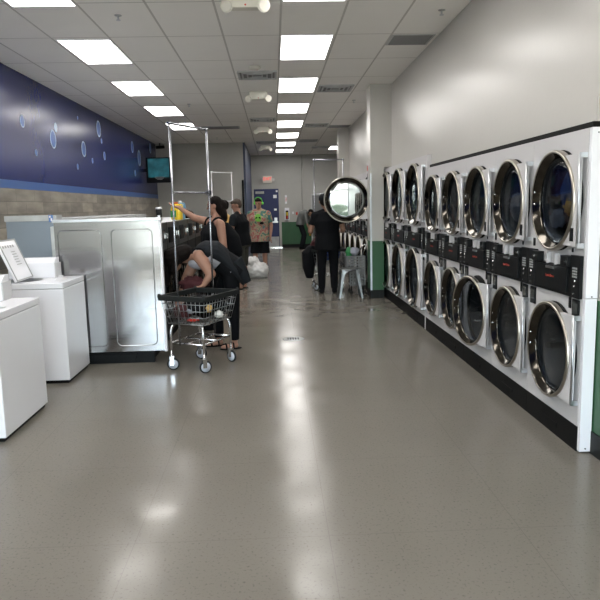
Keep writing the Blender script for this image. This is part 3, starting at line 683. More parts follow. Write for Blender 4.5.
# ------------------------------------------------------------------ laundry carts
def make_cart(name, loc, rz, lu, lv, zr, zb, rackh, label, cat='laundry cart', rim_m=None, thick=1., rack_off=0., rack_m=None, rk_len=None, rack_v=0.):
    """u = local x (short), v = local y (long)"""
    t = empty(name, loc, rz, label, cat); a, b = lu/2, lv/2; ta, tb_ = a*.80, b*.82
    rim = MB(); rr=.028
    pts = [(-a,-b,zr),(a,-b,zr),(a,b,zr),(-a,b,zr)]
    for i in range(4):
        p, q = V(pts[i]), V(pts[(i+1)%4]); rim.box(-rr*.6,rr*.6,0,(q-p).length,-.035,.012, T=M.Translation(p) @ (q-p).to_track_quat('Y','Z').to_matrix().to_4x4())
        rim.ell(p, (rr*.75,rr*.75,.03))
    rim.build('bumper_rim', rim_m or m_rubber, t)
    w = MB(); r = .0028*thick
    def P(x, y, z):
        k = (z-zb)/(zr-zb); return V((x*(ta+(a-ta)*k)/a, y*(tb_+(b-tb_)*k)/b, z))
    nx, ny = int(lu/.05), int(lv/.05)
    for i in range(nx+1):
        x = -a+2*a*i/nx
        for y in (-b, b): w.cone(P(x,y,zb),P(x,y,zr-.02),r,r,5)
    for i in range(ny+1):
        y = -b+2*b*i/ny
        for x in (-a, a): w.cone(P(x,y,zb),P(x,y,zr-.02),r,r,5)
    for k in range(4):
        z = zb+(zr-zb)*k/4; c = [P(-a,-b,z),P(a,-b,z),P(a,b,z),P(-a,b,z)]
        for i in range(4): w.cone(c[i],c[(i+1)%4],r*1.3,r*1.3,5)
    for i in range(nx+1):
        x=-a+2*a*i/nx; w.cone(P(x,-b,zb),P(x,b,zb),r,r,5)
    for i in range(0,ny+1,2):
        y=-b+2*b*i/ny; w.cone(P(-a,y,zb),P(a,y,zb),r,r,5)
    w.build('wire_basket', mat('zinc wire', (.30,.31,.32), .35, 1.), t)
    f = MB(); R_=.0125
    la, lb = ta*.92, tb_*.98; zs=.27
    for x in (-la,la):
        for y in (-lb,lb): f.tube([(x*.85,y*.9,zb-.01),(x*.95,y*.97,zb-.03),(x,y,zb-.08),(x,y,.14)],R_,8)
    for x in (-la,la): f.cone((x,-lb,zs),(x,lb,zs),R_*.8,R_*.8,6)
    for y in (-lb,lb): f.cone((-la,y,zs),(la,y,zs),R_*.8,R_*.8,6)
    f.cone((0,-lb,zs),(0,lb,zs),R_*.8,R_*.8,6); f.cone((-la,0,zs),(la,0,zs),R_*.8,R_*.8,6)
    for y in (-lb*.5,lb*.5): f.cone((-la,y,zb-.01),(la,y,zb-.01),R_*.7,R_*.7,6)
    f.build('frame', m_chrome, t)
    for i, (x, y) in enumerate(((-la,-lb),(la,-lb),(la,lb),(-la,lb))):
        an = (.5,.9,-.2,.3)[i]
        T = M.Translation((x,y,0)) @ M.Rotation(an,4,'Z')
        fk = MB(); fk.box(-.02,.02,-.021,-.017,.05,.13,T).box(-.02,.02,.017,.021,.05,.13,T).box(-.022,.022,-.021,.021,.125,.14,T)
        c = fk.build('caster', m_chrome, t)
        wh = MB().lathe([(.03,-.012),(.052,-.011),(.060,-.006),(.060,.006),(.052,.011),(.03,.012)],(0,0,0),'y',24); wh2=wh.build('tyre', m_rubber, c); 
        wh2.matrix_local = T @ M.Translation((.01,0,.060))
        hb_ = MB().lathe([(.001,-.014),(.046,-.0125),(.046,.0125),(.001,.014)],(0,0,0),'y',24,False).build('wheel_hub', m_wheel, c); hb_.matrix_local = T @ M.Translation((.01,0,.060))
    if rackh:
        p = MB(); xo = -a*.35+rack_off
        yb = rk_len or b*.88
        p.cone((xo,rack_v-yb,.26),(xo,rack_v-yb,rackh),.0095,.0095,10)
        rk_m = rack_m or m_rack; rk = p.build('rack_post', rk_m, t); MB().cone((xo,rack_v+yb,.26),(xo,rack_v+yb,rackh),.0095,.0095,10).build('rack_post', rk_m, t)
        q = MB().cone((xo,rack_v-yb-.02,rackh),(xo,rack_v+yb+.02,rackh),.012,.012,10).ell((xo,rack_v-yb,rackh),(.02,.02,.02)).ell((xo,rack_v+yb,rackh),(.02,.02,.02)); q.build('hanging_bar', rk_m, t)
        q = MB().cone((xo,rack_v-yb,rackh-.62),(xo,rack_v+yb,rackh-.62),.009,.009,10).box(xo-.02,xo+.02,rack_v+yb-.03,rack_v+yb+.02,rackh-.64,rackh-.60); q.build('cross_bar', rk_m, t)
    return t
# local x -> (.89,-.45), local y -> (.45,.89)
ang = math.atan2(-.45,.89)
cart1 = make_cart('laundry_cart', (-.748,6.28,0), ang, .50, .61, .725, .46, 2.32, 'nearest chrome wire laundry cart with dark bumper rim and tall hanging rack', rack_off=.03, rk_len=.31, rack_v=.03)
cart2 = make_cart('laundry_cart', (-1.06,14.35,0), R(-49), .52, .62, .74, .48, 2.31, 'wire laundry cart hidden among the people, its white rack rising above them', rack_m=m_whiteb)
cart3 = make_cart('laundry_cart', (.98,12.0,0), R(-86), .52, .62, .74, .48, 2.38, 'wire laundry cart with tall rack in front of the man in the cap', rack_v=.06)
for i,(c_, r_, m_, s_, nm_, l_) in enumerate((((-.91,6.22,.56),(.09,.12,.07),m_redcloth,1,'red_garment','dark red garment at the left end inside the nearest wire cart'),
        ((-.73,6.30,.60),(.17,.20,.10),m_bcloth,2,'black_garment','black clothes heaped in the middle of the nearest wire cart'),
        ((-.58,6.42,.57),(.08,.11,.08),m_bcloth,5,'black_garment','black garment at the right end inside the nearest wire cart'),
        ((-.64,6.10,.60),(.03,.04,.035),m_yellow,3,'yellow_garment','small yellow and dark patterned garment against the wires of the nearest cart'),
        ((-.56,6.18,.53),(.045,.04,.035),m_whitecl,4,'white_garment','crumpled white garment low against the wires of the nearest cart'),
        ((-.82,6.12,.58),(.035,.04,.025),m_tank,6,'grey_garment','light grey sock-like garment in the nearest cart'),
        ((-.80,6.12,.49),(.06,.03,.012),m_red,7,'pink_garment','bright red scrap of cloth at the bottom of the nearest cart'))):
    tag(lump(nm_, m_, c_, r_, s_), l_, 'garment', 'laundry in the nearest cart')
tag(lump('dark_red_garment', m_redcloth, (-.88,6.86,.76), (.15,.09,.07), 9), 'dark red garment held in the hands of the bending woman', 'garment')

# ------------------------------------------------------------------ people
def basis(f, up=V((0,0,1))):
    """columns: lateral(right), forward, up"""
    f = V(f).normalized(); r = f.cross(up).normalized(); u = r.cross(f)
    return M((r, f, u)).transposed()
def stand(h, ang, sw=.115, lean=0.):
    f = V((math.cos(ang), math.sin(ang), 0)); l = V((-f.y, f.x, 0))   # l = person's left
    J = dict(h=h, f=f, l=l)
    def P(s, z, fw=0): return l*s*h + f*fw*h + V((0,0,z*h))
    J['pel'] = P(0,.52); J['wai'] = P(0,.60,lean*.3); J['che'] = P(0,.72,lean*.7); J['sho'] = P(0,.785,lean*.9); J['neck'] = P(0,.835,lean); J['head'] = P(0,.907,lean+.012)
    for k, s in (('L',1),('R',-1)):
        J['sh'+k] = P(s*sw,.778,lean*.9); J['el'+k] = P(s*(sw+.035),.63,lean*.6-.01); J['wr'+k] = P(s*(sw+.03),.49,lean*.5+.04); J['ha'+k] = P(s*(sw+.03),.445,lean*.5+.05)
        J['hi'+k] = P(s*.055,.51); J['kn'+k] = P(s*.06,.285,.01); J['an'+k] = P(s*.062,.05); J['to'+k] = P(s*.075,.02,.085)
    J['hf'] = f; J['hu'] = V((0,0,1)); J['sw'] = sw; J['bulk'] = 1.
    return J
def torso(mb, J, grow=0., top=True, low=.0, hem=None):
    b = J['bulk']; h = J['h']; l = J['l']
    spine = [J['pel'], J['wai'], J['che'], J['sho']]
    hl = (J['hiL']-J['hiR']).normalized(); sl = (J['shL']-J['shR']).normalized()
    secs = []
    W = [.098*b, .086*b, .098*b, .088]; Dp = [.066*b, .060*b, .070*b, .045]
    dirs = [ (spine[1]-spine[0]).normalized(), (spine[2]-spine[0]).normalized(), (spine[3]-spine[1]).normalized(), (spine[3]-spine[2]).normalized()]
    if hem: 
        d0 = dirs[0]; u = hl; v = d0.cross(u).normalized(); secs.append((spine[0]-d0*hem, u*(W[0]*h*1.03+grow), v*(Dp[0]*h*1.03+grow)))
    else:
        d0 = dirs[0]; u = hl; v = d0.cross(u).normalized(); secs.append((spine[0]-d0*.05*h, u*(W[0]*h*.75+grow), v*(Dp[0]*h*.8+grow)))
    for i in range(4):
        u = hl.lerp(sl, i/3).normalized(); v = dirs[i].cross(u).normalized()
        secs.append((spine[i], u*(W[i]*h+grow), v*(Dp[i]*h+grow)))
    if top:
        u = sl; v = dirs[3].cross(u).normalized(); secs.append((spine[3].lerp(J['neck'],.5), u*(.055*h+grow), v*(.04*h+grow)))
    mb.loft(secs)
def body(J, root, skin, voxel=.011, bare=True, name='body'):
    h = J['h']; b = J['bulk']; mb = MB(); k = h/1.75; q = .5+.5*b
    torso(mb, J)
    mb.cap(J['sho'], J['neck']+(J['head']-J['neck'])*.4, .062*k, .052*k)
    HB = basis(J['hf'], J['hu']); hc = J['head']
    mb.ell(hc+HB@V((0,-.005,.02))*k, (.076*k,.096*k,.098*k), HB); mb.ell(hc+HB@V((0,.022,-.045))*k, (.058*k,.068*k,.068*k), HB)
    mb.cone(hc+HB@V((0,.085,.015))*k, hc+HB@V((0,.112,-.018))*k, .008*k, .015*k, 8); mb.ell(hc+HB@V((0,.108,-.02))*k,(.015*k,.012*k,.010*k),HB)
    mb.ell(hc+HB@V((0,.088,-.055))*k,(.026*k,.012*k,.008*k),HB); mb.ell(hc+HB@V((0,.083,.034))*k,(.055*k,.014*k,.009*k),HB)
    mb.ell(hc+HB@V((0,.078,-.09))*k,(.022*k,.018*k,.018*k),HB)
    for s in (-1,1): mb.ell(hc+HB@V((s*.078,-.005,-.005))*k,(.010*k,.018*k,.030*k),HB)
    for s in 'LR':
        sh, el, wr, ha = J['sh'+s], J['el'+s], J['wr'+s], J['ha'+s]
        ak = J.get('armk', 1.); mb.cap(sh, el, .052*k*q*ak, .041*k*q*ak); mb.cap(el, wr, .042*k*q*ak, .027*k)
        mb.cap(J['sho'], sh, .06*k, .053*k*q); mb.cap(J['sho']+(J['neck']-J['sho'])*.8, sh, .042*k, .04*k)
        d = (ha-wr).normalized(); side = d.cross(J.get('hn'+s, V((0,0,1)) if abs(d.z)<.8 else J['l'])).normalized(); nrm = side.cross(d)
        pc = wr+d*.045*k; mb.ell(pc,(.040*k,.014*k,.050*k), M((side,nrm,d)).transposed()); mb.cap(wr, pc, .026*k,.022*k)
        for i,(o_, ln) in enumerate(((-.030,.062),(-.010,.075),(.010,.070),(.029,.055))):
            p0 = wr+d*.080*k+side*o_*k; p1 = p0+(d*.9+nrm*.25)*ln*.55*k+side*o_*.1; p2 = p1+(d*.6+nrm*.75)*ln*.5*k
            mb.cap(p0-d*.02,p1,.0098,.0095,8); mb.cap(p1,p2,.0095,.0085,8)
        t0 = wr+d*.03*k-side*.028*k; t1 = t0+(d*.6-side*.6+nrm*.25).normalized()*.045*k; mb.cap(t0,t1,.012,.011,8); mb.cap(t1,t1+(d*.9+nrm*.3)*.03*k,.011,.0095,8)
        hi, kn, an, to = J['hi'+s], J['kn'+s], J['an'+s], J['to'+s]
        mb.cap(hi, kn, .083*k*q, .055*k*q); mb.cap(kn, an, .055*k*q, .036*k)
        mid = kn.lerp(an,.3)-J['f']*.015; mb.ell(mid,(.05*k*q,.05*k*q,.09*k))
        fd = (to-an); fd.z = 0; fd.normalize(); T = basis(fd)
        mb.ell(an+V((0,0,-.045*k)),(.036*k,.045*k,.04*k),T); mb.ell(an+fd*.075*k+V((0,0,-.055*k)),(.042*k,.10*k,.028*k),T)
    o = remeshed(name, mb, skin, root, voxel, 3)
    for s in (-1,1):
        e = MB().ell(hc+HB@V((s*.030,.083,.012))*k,(.012*k,.007*k,.006*k),HB,8,6).build('eye', m_eye, o)
    return o
def shirt(J, root, m, grow=.02, sleeve=.55, hem=.05, name='shirt', voxel=.012, straps=False, smooth=3):
    mb = MB(); k = J['h']/1.75; q = .5+.5*J['bulk']
    torso(mb, J, grow, not straps, hem=hem)
    for s in 'LR':
        if straps: continue
        sh, el = J['sh'+s], J['el'+s]
        mb.cap(J['sho'], sh, .065*k, .060*k*q); mb.cap(J['sho']+(J['neck']-J['sho'])*.9, sh, .045*k, .05*k); e = sh.lerp(el, min(sleeve,1)); mb.ell(sh,(.060*k*q,)*3); mb.cone(sh, e, .062*k*q, .060*k*q, 14)
        if sleeve > 1: mb.cone(el, el.lerp(J['wr'+s], sleeve-1), .055*k*q, .042*k, 12); mb.ell(el,(.055*k*q,)*3)
    return remeshed(name, mb, m, root, voxel, smooth)
def trousers(J, root, m, length=1.0, name='trousers', loose=.0, voxel=.012):
    mb = MB(); k = J['h']/1.75; q = .5+.5*J['bulk']; h = J['h']
    hl = (J['hiL']-J['hiR']).normalized(); d = (J['wai']-J['pel']).normalized(); v = d.cross(hl).normalized(); b = J['bulk']
    mb.loft([(J['pel']-d*.07*h, hl*(.095*b*h), v*.068*b*h),(J['pel'], hl*(.104*b*h), v*.074*b*h),(J['wai']-d*.01, hl*(.093*b*h), v*.068*b*h)])
    for s in 'LR':
        hi, kn, an = J['hi'+s], J['kn'+s], J['an'+s]
        mb.ell(hi,(.092*k*q,)*3)
        if length <= .5: mb.cone(hi, hi.lerp(kn, length*2), .092*k*q, (.083+loose)*k*q, 16)
        else:
            mb.cone(hi, kn, .092*k*q, (.062+loose)*k*q, 16); mb.ell(kn,((.062+loose)*k*q,)*3); mb.cone(kn, kn.lerp(an,(length-.5)*2), (.062+loose)*k*q, (.048+loose)*k, 16)
    return remeshed(name, mb, m, root, voxel, 3)
def shoes(J, root, m, name='shoe', sandal=False):
    k = J['h']/1.75
    for s in 'LR':
        an, to = J['an'+s], J['to'+s]; fd = (to-an); fd.z = 0; fd.normalize(); T = basis(fd); mb = MB(); c = V((an.x,an.y,0))
        if sandal:
            mb.ell(c+fd*.045+V((0,0,.012)),(.048,.135,.012),T); o = remeshed(name, mb, m, root, .008, 2)
            w = MB(); side = T@V((1,0,0))
            for f_, hh in ((.02,.07),(.10,.055)): w.tube([c+fd*f_+side*.05*math.cos(a)+V((0,0,.012+hh*math.sin(a))) for a in [PI*i/10 for i in range(11)]],.009,6)
            w.build('strap', m, o)
        else:
            mb.ell(c+fd*.05+V((0,0,.035)),(.05,.135,.035),T); mb.cap(an+V((0,0,-.02)),c+V((0,0,.05)),.048,.048); remeshed(name, mb, m, root, .009, 2)
def hair(J, root, m, style='short', name='hair', voxel=.009, extra=None):
    HB = basis(J['hf'], J['hu']); hc = J['head']; k = J['h']/1.75; mb = extra or MB()
    mb.ell(hc+HB@V((0,-.020,.040))*k,(.083*k,.094*k,.088*k),HB)
    if style == 'short': mb.ell(hc+HB@V((0,-.045,.0))*k,(.076*k,.062*k,.075*k),HB).ell(hc+HB@V((0,.022,.072))*k,(.074*k,.078*k,.045*k),HB)
    if style == 'long':
        mb.ell(hc+HB@V((0,-.05,-.03))*k,(.085*k,.065*k,.12*k),HB); mb.ell(hc+HB@V((0,-.085,-.13))*k,(.075*k,.05*k,.11*k),HB); mb.ell(hc+HB@V((.02,-.10,-.02))*k,(.06*k,.06*k,.08*k),HB)
    if style == 'hang':
        for s in (-1,1): mb.cap(hc+HB@V((s*.075,-.01,.02))*k, hc+HB@V((s*.06,-.02,-.02))*k+V((.0,-.0,-.24*k)), .04*k, .022*k)
        mb.ell(hc+HB@V((0,-.06,-.01))*k,(.095*k,.075*k,.10*k),HB); mb.cap(hc+HB@V((0,.0,.08))*k, hc+HB@V((0,.0,.11))*k+V((-.03,0,-.24)), .06*k, .03)
    return remeshed(name, mb, m, root, voxel, 2)

# 1 woman bending over the nearest cart (coordinates relative to her base)
bx_, by_ = -.62, 7.05
rt = empty('person', (bx_,by_,0), 0, 'woman with long dark hair bending over the nearest wire cart, black top and leggings', 'person'); rt.location.x += .03
def W(x, y, z): return V((x-bx_, y-by_, z))
J = stand(1.66, PI); J['bulk'] = 1.2
J.update(pel=W(-.52,7.05,.90), wai=W(-.63,7.04,.99), che=W(-.74,7.01,1.045), sho=W(-.88,7.0,1.03), neck=W(-.99,6.98,1.03), head=W(-1.13,6.97,.99),
    shL=W(-.83,6.82,1.05), elL=W(-.71,6.80,.86), wrL=W(-.79,6.78,.745), haL=W(-.84,6.80,.72),
    shR=W(-.90,7.17,1.00), elR=W(-1.02,7.16,.78), wrR=W(-1.08,7.02,.60), haR=W(-1.09,6.99,.55),
    hiL=W(-.51,6.96,.87), knL=W(-.50,6.96,.48), anL=W(-.50,7.0,.085), toL=W(-.64,6.96,.02),
    hiR=W(-.53,7.15,.87), knR=W(-.70,7.15,.48), anR=W(-.68,7.18,.085), toR=W(-.82,7.14,.02))
J['l'] = V((0,-1,0)); J['f'] = V((-1,0,0)); J['hf'] = V((-.55,-.10,-.83)).normalized(); J['hu'] = V((-.83,0,.55)).normalized()
J['armk'] = 1.25
body(J, rt, m_skin, .009)
xh = MB().cap(W(-.99,6.93,1.09), W(-1.14,6.90,1.03), .085, .10).cap(W(-1.17,6.90,1.0), W(-1.18,6.86,.76), .055, .028).cap(W(-1.08,6.86,1.02), W(-1.12,6.82,.90), .06, .03)
hair(J, rt, m_hair, 'hang', extra=xh)
trousers(J, rt, m_bcloth, .97, 'leggings', .008, .010)
mb = MB(); torso(mb, J, .007, False, hem=.02); mb.ell(W(-.84,6.96,.965),(.13,.12,.07)); remeshed('tank_top', mb, mat('pale grey cloth',(.30,.30,.34),.85,bump=.3,bscale=12), rt, .009, 2)
# cardigan slipped to the back: covers the upper side of the back, tails hanging at the hip
mb = MB()
mb.loft([(W(-.42,7.05,.84), V((0,.215,0)), V((-.05,0,.15))),(W(-.52,7.05,.95), V((0,.215,0)), V((-.03,0,.165))),(W(-.62,7.04,1.055), V((0,.215,0)), V((-.02,0,.14))),(W(-.76,7.02,1.09), V((0,.225,0)), V((-.02,0,.115))),(W(-.86,7.03,1.10), V((0,.17,0)), V((0,0,.065)))])
mb.loft([(W(-.46,6.98,.98), V((.07,0,.05)), V((0,.10,0))),(W(-.38,6.98,.83), V((.06,0,.03)), V((0,.08,0))),(W(-.33,6.98,.74), V((.035,0,.02)), V((0,.05,0)))])
remeshed('cardigan', mb, m_gcloth, rt, .010, 3)
mb = MB(); sh=J['shL']
mb.tube([sh+V((.075*math.cos(a)*.9+.0, -.035+.02*math.sin(a), .03+.055*math.sin(a))) for a in [PI*i/10 for i in range(11)]], .009, 6); mb.build('strap', m_bcloth, rt)
shoes(J, rt, m_bcloth, 'sandal', True)

# 2 woman reaching towards the washer tops
px, py = -.80, 8.25
rt = empty('person', (px,py,0), 0, 'woman with a dark ponytail in a black tank top, arm stretched over the washer tops', 'person')
J = stand(1.68, R(172), .118); J['bulk'] = 1.32
def W(x, y, z): return V((x-px, y-py, z))
J['head'] = W(-.74,8.25,1.575); J['neck'] = W(-.72,8.25,1.43); J['sho'] = W(-.73,8.25,1.36); J['che'] = W(-.77,8.25,1.22)
J['hf'] = V((-.95,.05,-.22)).normalized(); J['hu'] = V((-.2,0,.97)).normalized()
J.update(shL=W(-.66,8.06,1.345), elL=W(-.63,8.02,1.06), wrL=W(-.70,7.98,.83), haL=W(-.74,7.97,.78), shR=W(-.84,8.38,1.37), elR=W(-1.02,8.36,1.43), wrR=W(-1.20,8.34,1.565), haR=W(-1.27,8.34,1.58))
body(J, rt, m_skin, .011); hair(J, rt, m_hair, 'long')
shirt(J, rt, m_bcloth, .012, hem=.04, name='tank_top', straps=True)
trousers(J, rt, m_bcloth, .95); shoes(J, rt, m_bcloth)
mb = MB()
for s in ('L','R'):
    p = J['sh'+s].lerp(J['sho'],.45); MB().tube([p+V((.09*math.cos(a), 0, -.03+.105*math.sin(a))) for a in [PI*i/10 for i in range(11)]], .012, 6).build('strap', m_bcloth, rt)
# shoulder bag
t = empty('shoulder_bag', (-.57,8.56,0), 0, 'large black shoulder bag hanging at the back of the woman in the tank top', 'bag')
mb = MB().loft([((.03,0,.88),(.10,0,0),(0,.07,0)),((.02,0,.98),(.13,0,0),(0,.10,0)),((0,0,1.18),(.11,0,0),(0,.09,0)),((-.04,0,1.30),(.06,0,0),(0,.05,0)),((-.07,0,1.36),(.03,0,0),(0,.03,0))]); remeshed('bag_body', mb, m_bcloth, t, .012, 3)
MB().tube([(-.06,0,1.28),(-.12,-.02,1.40),(-.17,-.03,1.44),(-.2,-.06,1.40)],.012,6).build('bag_strap', m_tank, t)

def simple(px, py, h, ang, label, sk, hm, hstyle, bulk=1.15, sw=.118, lean=0.):
    rt = empty('person', (px,py,0), 0, label, 'person'); J = stand(h, ang, sw, lean); J['bulk'] = bulk; return rt, J
# 3 man in yellow
rt, J = simple(-.95, 13.15, 1.74, R(190), 'man with short dark hair in a yellow t-shirt, half hidden between the others', m_skin2, None, 'short', lean=.02)
body(J, rt, m_skin2, .014); hair(J, rt, m_hair); shirt(J, rt, m_yellow, .02); trousers(J, rt, m_olive, .5); shoes(J, rt, m_bcloth)
# 4 man in black and grey shirt, back half turned
rt, J = simple(-.63, 12.35, 1.75, R(160), 'man in a black and grey t-shirt, dark shorts and black sandals, back half turned', m_skin, None, 'short', bulk=1.35, sw=.13, lean=.03)
J['hf'] = V((-.95,-.1,-.3)).normalized()
for s in 'LR': J['el'+s] += J['f']*.06; J['wr'+s] = J['el'+s]+J['f']*.20+V((0,0,-.06)); J['ha'+s] = J['wr'+s]+J['f']*.07
body(J, rt, m_skin, .013); hair(J, rt, m_hair2); 
sh4 = shirt(J, rt, m_bcloth, .022, .62, hem=.09)
for s in 'LR':
    mb = MB(); a, b_ = J['sh'+s], J['sh'+s].lerp(J['el'+s], .62); mb.cone(a, b_, .066*1.175, .067*1.175, 16); mb.ell(a,(.072,)*3)
    remeshed('sleeve', mb, m_gcloth, rt, .012, 3)
trousers(J, rt, m_olive, .56, 'shorts', .02); shoes(J, rt, m_black, 'sandal', True)
# 5 man in tie dye
rt, J = simple(-.33, 14.6, 1.80, R(-97), 'man in a tie-dye t-shirt with lime green headphones facing the camera', m_skin, None, 'short', bulk=1.18, sw=.112)
J['hf'] = V((-.25,-.9,-.22)).normalized()
body(J, rt, m_skin, .013); hair(J, rt, m_hair); shirt(J, rt, m_tiedye, .024, .75, hem=.16); trousers(J, rt, m_bcloth, .5, 'shorts', .02); shoes(J, rt, m_bcloth)
hc = J['head']; HB = basis(J['hf'])
hp = MB().tube([hc+HB@V((.088*math.cos(a), -.005, .03+.10*math.sin(a))) for a in [PI*i/16 for i in range(17)]], .009, 8)
for s in (-1,1): hp.cone(hc+HB@V((s*.082,-.005,-.005)), hc+HB@V((s*.108,-.005,-.005)), .032, .028, 16)
t = hp.build('headphones', m_neon, rt)
em = MB(); base = V((.0,-.165,1.31)); 
em.ell(base+V((-.02,-.012,.0)),(.075,.010,.09)); em.build('shirt_print', mat('faded lime print',(.16,.42,.06),.8), rt)
e2 = MB()
for s in (-1,1): e2.ell(base+V((-.02+s*.035,-.023,.0)),(.028,.006,.016), M.Rotation(s*.6,3,'Y'))
e2.ell(base+V((.06,-.012,-.12)),(.05,.006,.03)); e2.build('shirt_print_eyes', m_bcloth, rt)
# 6 man with the cap
rt, J = simple(.93, 11.32, 1.78, R(88), 'man in a black cap, black t-shirt and black trousers seen from behind', m_skin2, None, 'short', bulk=1.16, sw=.120)
J['head'] += V((-.05,0,0)); 
for s in 'LR': J['wr'+s] = J['el'+s]+J['f']*.22+V((0,0,-.05)); J['ha'+s] = J['wr'+s]+J['f']*.08
J['elL'] += V((-.02,0,-.02))
body(J, rt, m_skin2, .013); hair(J, rt, m_hair); shirt(J, rt, m_bcloth, .026, .62, hem=.15); trousers(J, rt, m_bcloth, 1.0, 'trousers', .012); shoes(J, rt, m_bcloth)
hc = J['head']; HB = basis(J['hf']); mb = MB(); mb.ell(hc+HB@V((0,-.012,.055)),(.094,.108,.088),HB); mb.ell(hc+HB@V((0,.13,.035)),(.07,.07,.012),HB)
remeshed('cap', mb, m_gcloth, rt, .009, 2)
# 7 person bending at the back wall
px, py = .88, 21.3  # pose reference
rt = empty('person', (px,py,0), 0, 'person in a grey shirt stooping over at the green back wall', 'person')
def W(x, y, z): return V((x-px, y-py, z))
J = stand(1.68, 0); J['bulk'] = 1.1
J.update(pel=W(.74,21.3,.86), wai=W(.76,21.3,1.0), che=W(.84,21.3,1.16), sho=W(.93,21.3,1.24), neck=W(1.0,21.3,1.24), head=W(1.08,21.28,1.20),
    shL=W(.93,21.46,1.19), elL=W(1.05,21.4,.95), wrL=W(1.12,21.3,.78), haL=W(1.14,21.3,.72), shR=W(.90,21.12,1.19), elR=W(.93,21.05,.90), wrR=W(1.0,21.0,.70), haR=W(1.02,21.0,.64),
    hiL=W(.75,21.4,.82), knL=W(.88,21.4,.47), anL=W(.82,21.4,.085), toL=W(.96,21.4,.02), hiR=W(.75,21.2,.82), knR=W(.84,21.2,.47), anR=W(.74,21.2,.085), toR=W(.88,21.2,.02))
J['hf'] = V((.75,-.1,-.65)).normalized(); J['hu'] = V((.65,0,.75)).normalized()
body(J, rt, m_skin2, .015); hair(J, rt, m_hair, 'short'); shirt(J, rt, mat('worn grey cloth',(.12,.125,.12),.85,bump=.3,bscale=12), .02, 1.3); trousers(J, rt, m_gcloth, 1.0, 'trousers', .01); shoes(J, rt, m_bcloth)
tag(MB().cone((1.27,22.93,.50),(1.27,22.93,.72),.035,.03,12).build('yellow_bottle', mat('amber plastic',(.5,.28,.02),.4)), 'amber bottle held by the stooping person at the back', 'bottle')

rt.location = (1.10,23.3,0); rt.scale = (1.10,1.10,1.08)
# ------------------------------------------------------------------ loose things
def jug(name, x, y, z, w, d, hh, m, capm, label, lab=None, handle=True):
    t = empty(name, (x,y,z), R(-20), label, 'bottle')
    mb = MB().loft([((0,0,0),(w*.46,0,0),(0,d*.46,0)),((0,0,.01),(w*.5,0,0),(0,d*.5,0)),((0,0,hh*.62),(w*.5,0,0),(0,d*.5,0)),((-.005,0,hh*.8),(w*.36,0,0),(0,d*.4,0)),((-.01,0,hh*.9),(w*.18,0,0),(0,d*.25,0))],20)
    mb.build('bottle_body', m, t)
    MB().cone((-.01,0,hh*.9),(-.01,0,hh),w*.2,w*.17,16).build('bottle_cap', capm, t)
    if handle: MB().tube([(w*.22,0,hh*.86),(w*.48,0,hh*.84),(w*.56,0,hh*.6),(w*.5,0,hh*.38)],.011,8).build('bottle_handle', m, t)
    if lab: MB().box(-w*.36,w*.30,-d*.5-.004,-d*.5+.004,hh*.15,hh*.52).build('bottle_label', lab, t)
    return t
m_yel = mat('yellow plastic', (.75,.52,.02), .35); m_or = mat('orange plastic', (.6,.12,.03), .4); m_blu = mat('pale blue plastic', (.16,.34,.50), .35); m_lab = mat('green label', (.03,.22,.07), .5)
WT = 1.40
jug('detergent_jug', -1.33, 9.0, WT, .17, .12, .24, m_yel, m_or, 'yellow detergent jug with orange cap and green label on the washer top', m_lab)
jug('detergent_bottle', -1.285, 8.85, WT, .07, .06, .16, m_yel, m_yel, 'small yellow bottle standing right of the detergent jug', None, False)
jug('softener_bottle', -1.32, 9.35, WT, .12, .09, .26, m_blu, m_whiteb, 'pale blue softener bottle with white cap behind the yellow jug', None)
t = empty('travel_cup', (-1.52,8.7,WT), 0, 'black travel cup with white lid on the washer top left of the jug', 'cup')
MB().cone((0,0,0),(0,0,.15),.032,.042,18).build('cup_body', m_dark, t); MB().cone((0,0,.15),(0,0,.175),.045,.038,18).build('cup_lid', m_whiteb, t); MB().box(-.015,.02,-.05,-.038,.02,.07).build('cup_label', m_whiteb, t)
tag(remeshed('black_bag', MB().ell((0,0,.08),(.15,.10,.09)).ell((.08,0,.07),(.12,.08,.07)).ell((-.08,0,.1),(.07,.08,.08)), m_bcloth, None, .012, 3), 'black bag lying on the washer tops behind the reaching arm', 'bag').location = (-1.41,10.0,WT-.01)
tag(lump('green_cloth', m_neon, (-1.30,10.2,WT+.04), (.04,.04,.05), 12), 'lime green cloth scrap beside the black bag on the washers', 'cloth')
# white trash bag
t = empty('laundry_bag', (-.42,14.2,0), 0, 'big crumpled white plastic laundry bag on the floor before the tie-dye shirt man', 'bag')
b = lump('bag_body', m_plastic_bag, (.03,0,.17), (.24,.18,.20), 4, t, .3, 12, 44, 1); b.location.z = .155
lump('bag_neck', m_plastic_bag, (-.08,0,.36), (.14,.12,.11), 8, t, .35, 12, 32)
t = lump('plastic_bag', m_plastic_bag, (-.74,12.2,.16), (.10,.12,.19), 6, None, .2, 6, 28, 1); t.location = (-.86,12.2,.145); tag(t, 'small white plastic bag on the floor at the sandals of the man in shorts', 'bag')
# on cart three
def cloth_drape(name, m, loc, secs, label):
    o = remeshed(name, MB().loft(secs), m, None, .012, 4); o.location = loc; return tag(o, label, 'garment')
cloth_drape('black_jacket', m_bcloth, (.64,11.9,0), [((0,0,.22),(.07,0,0),(0,.10,0)),((-.02,0,.42),(.115,0,0),(0,.15,0)),((0,0,.70),(.14,0,0),(0,.16,0)),((.05,0,.82),(.08,0,0),(0,.10,0))], 'black jacket hanging over the left end of the cart by the man in the cap')
tag(lump('red_garment', m_redcloth, (.82,11.93,.84), (.15,.15,.13), 21), 'dark red garment piled on the cart by the man in the cap', 'garment')
tag(lump('blue_garment', m_bluecl, (1.03,12.03,.66), (.20,.2,.13), 22), 'dark blue laundry in the basket of the cart by the man in the cap', 'garment')
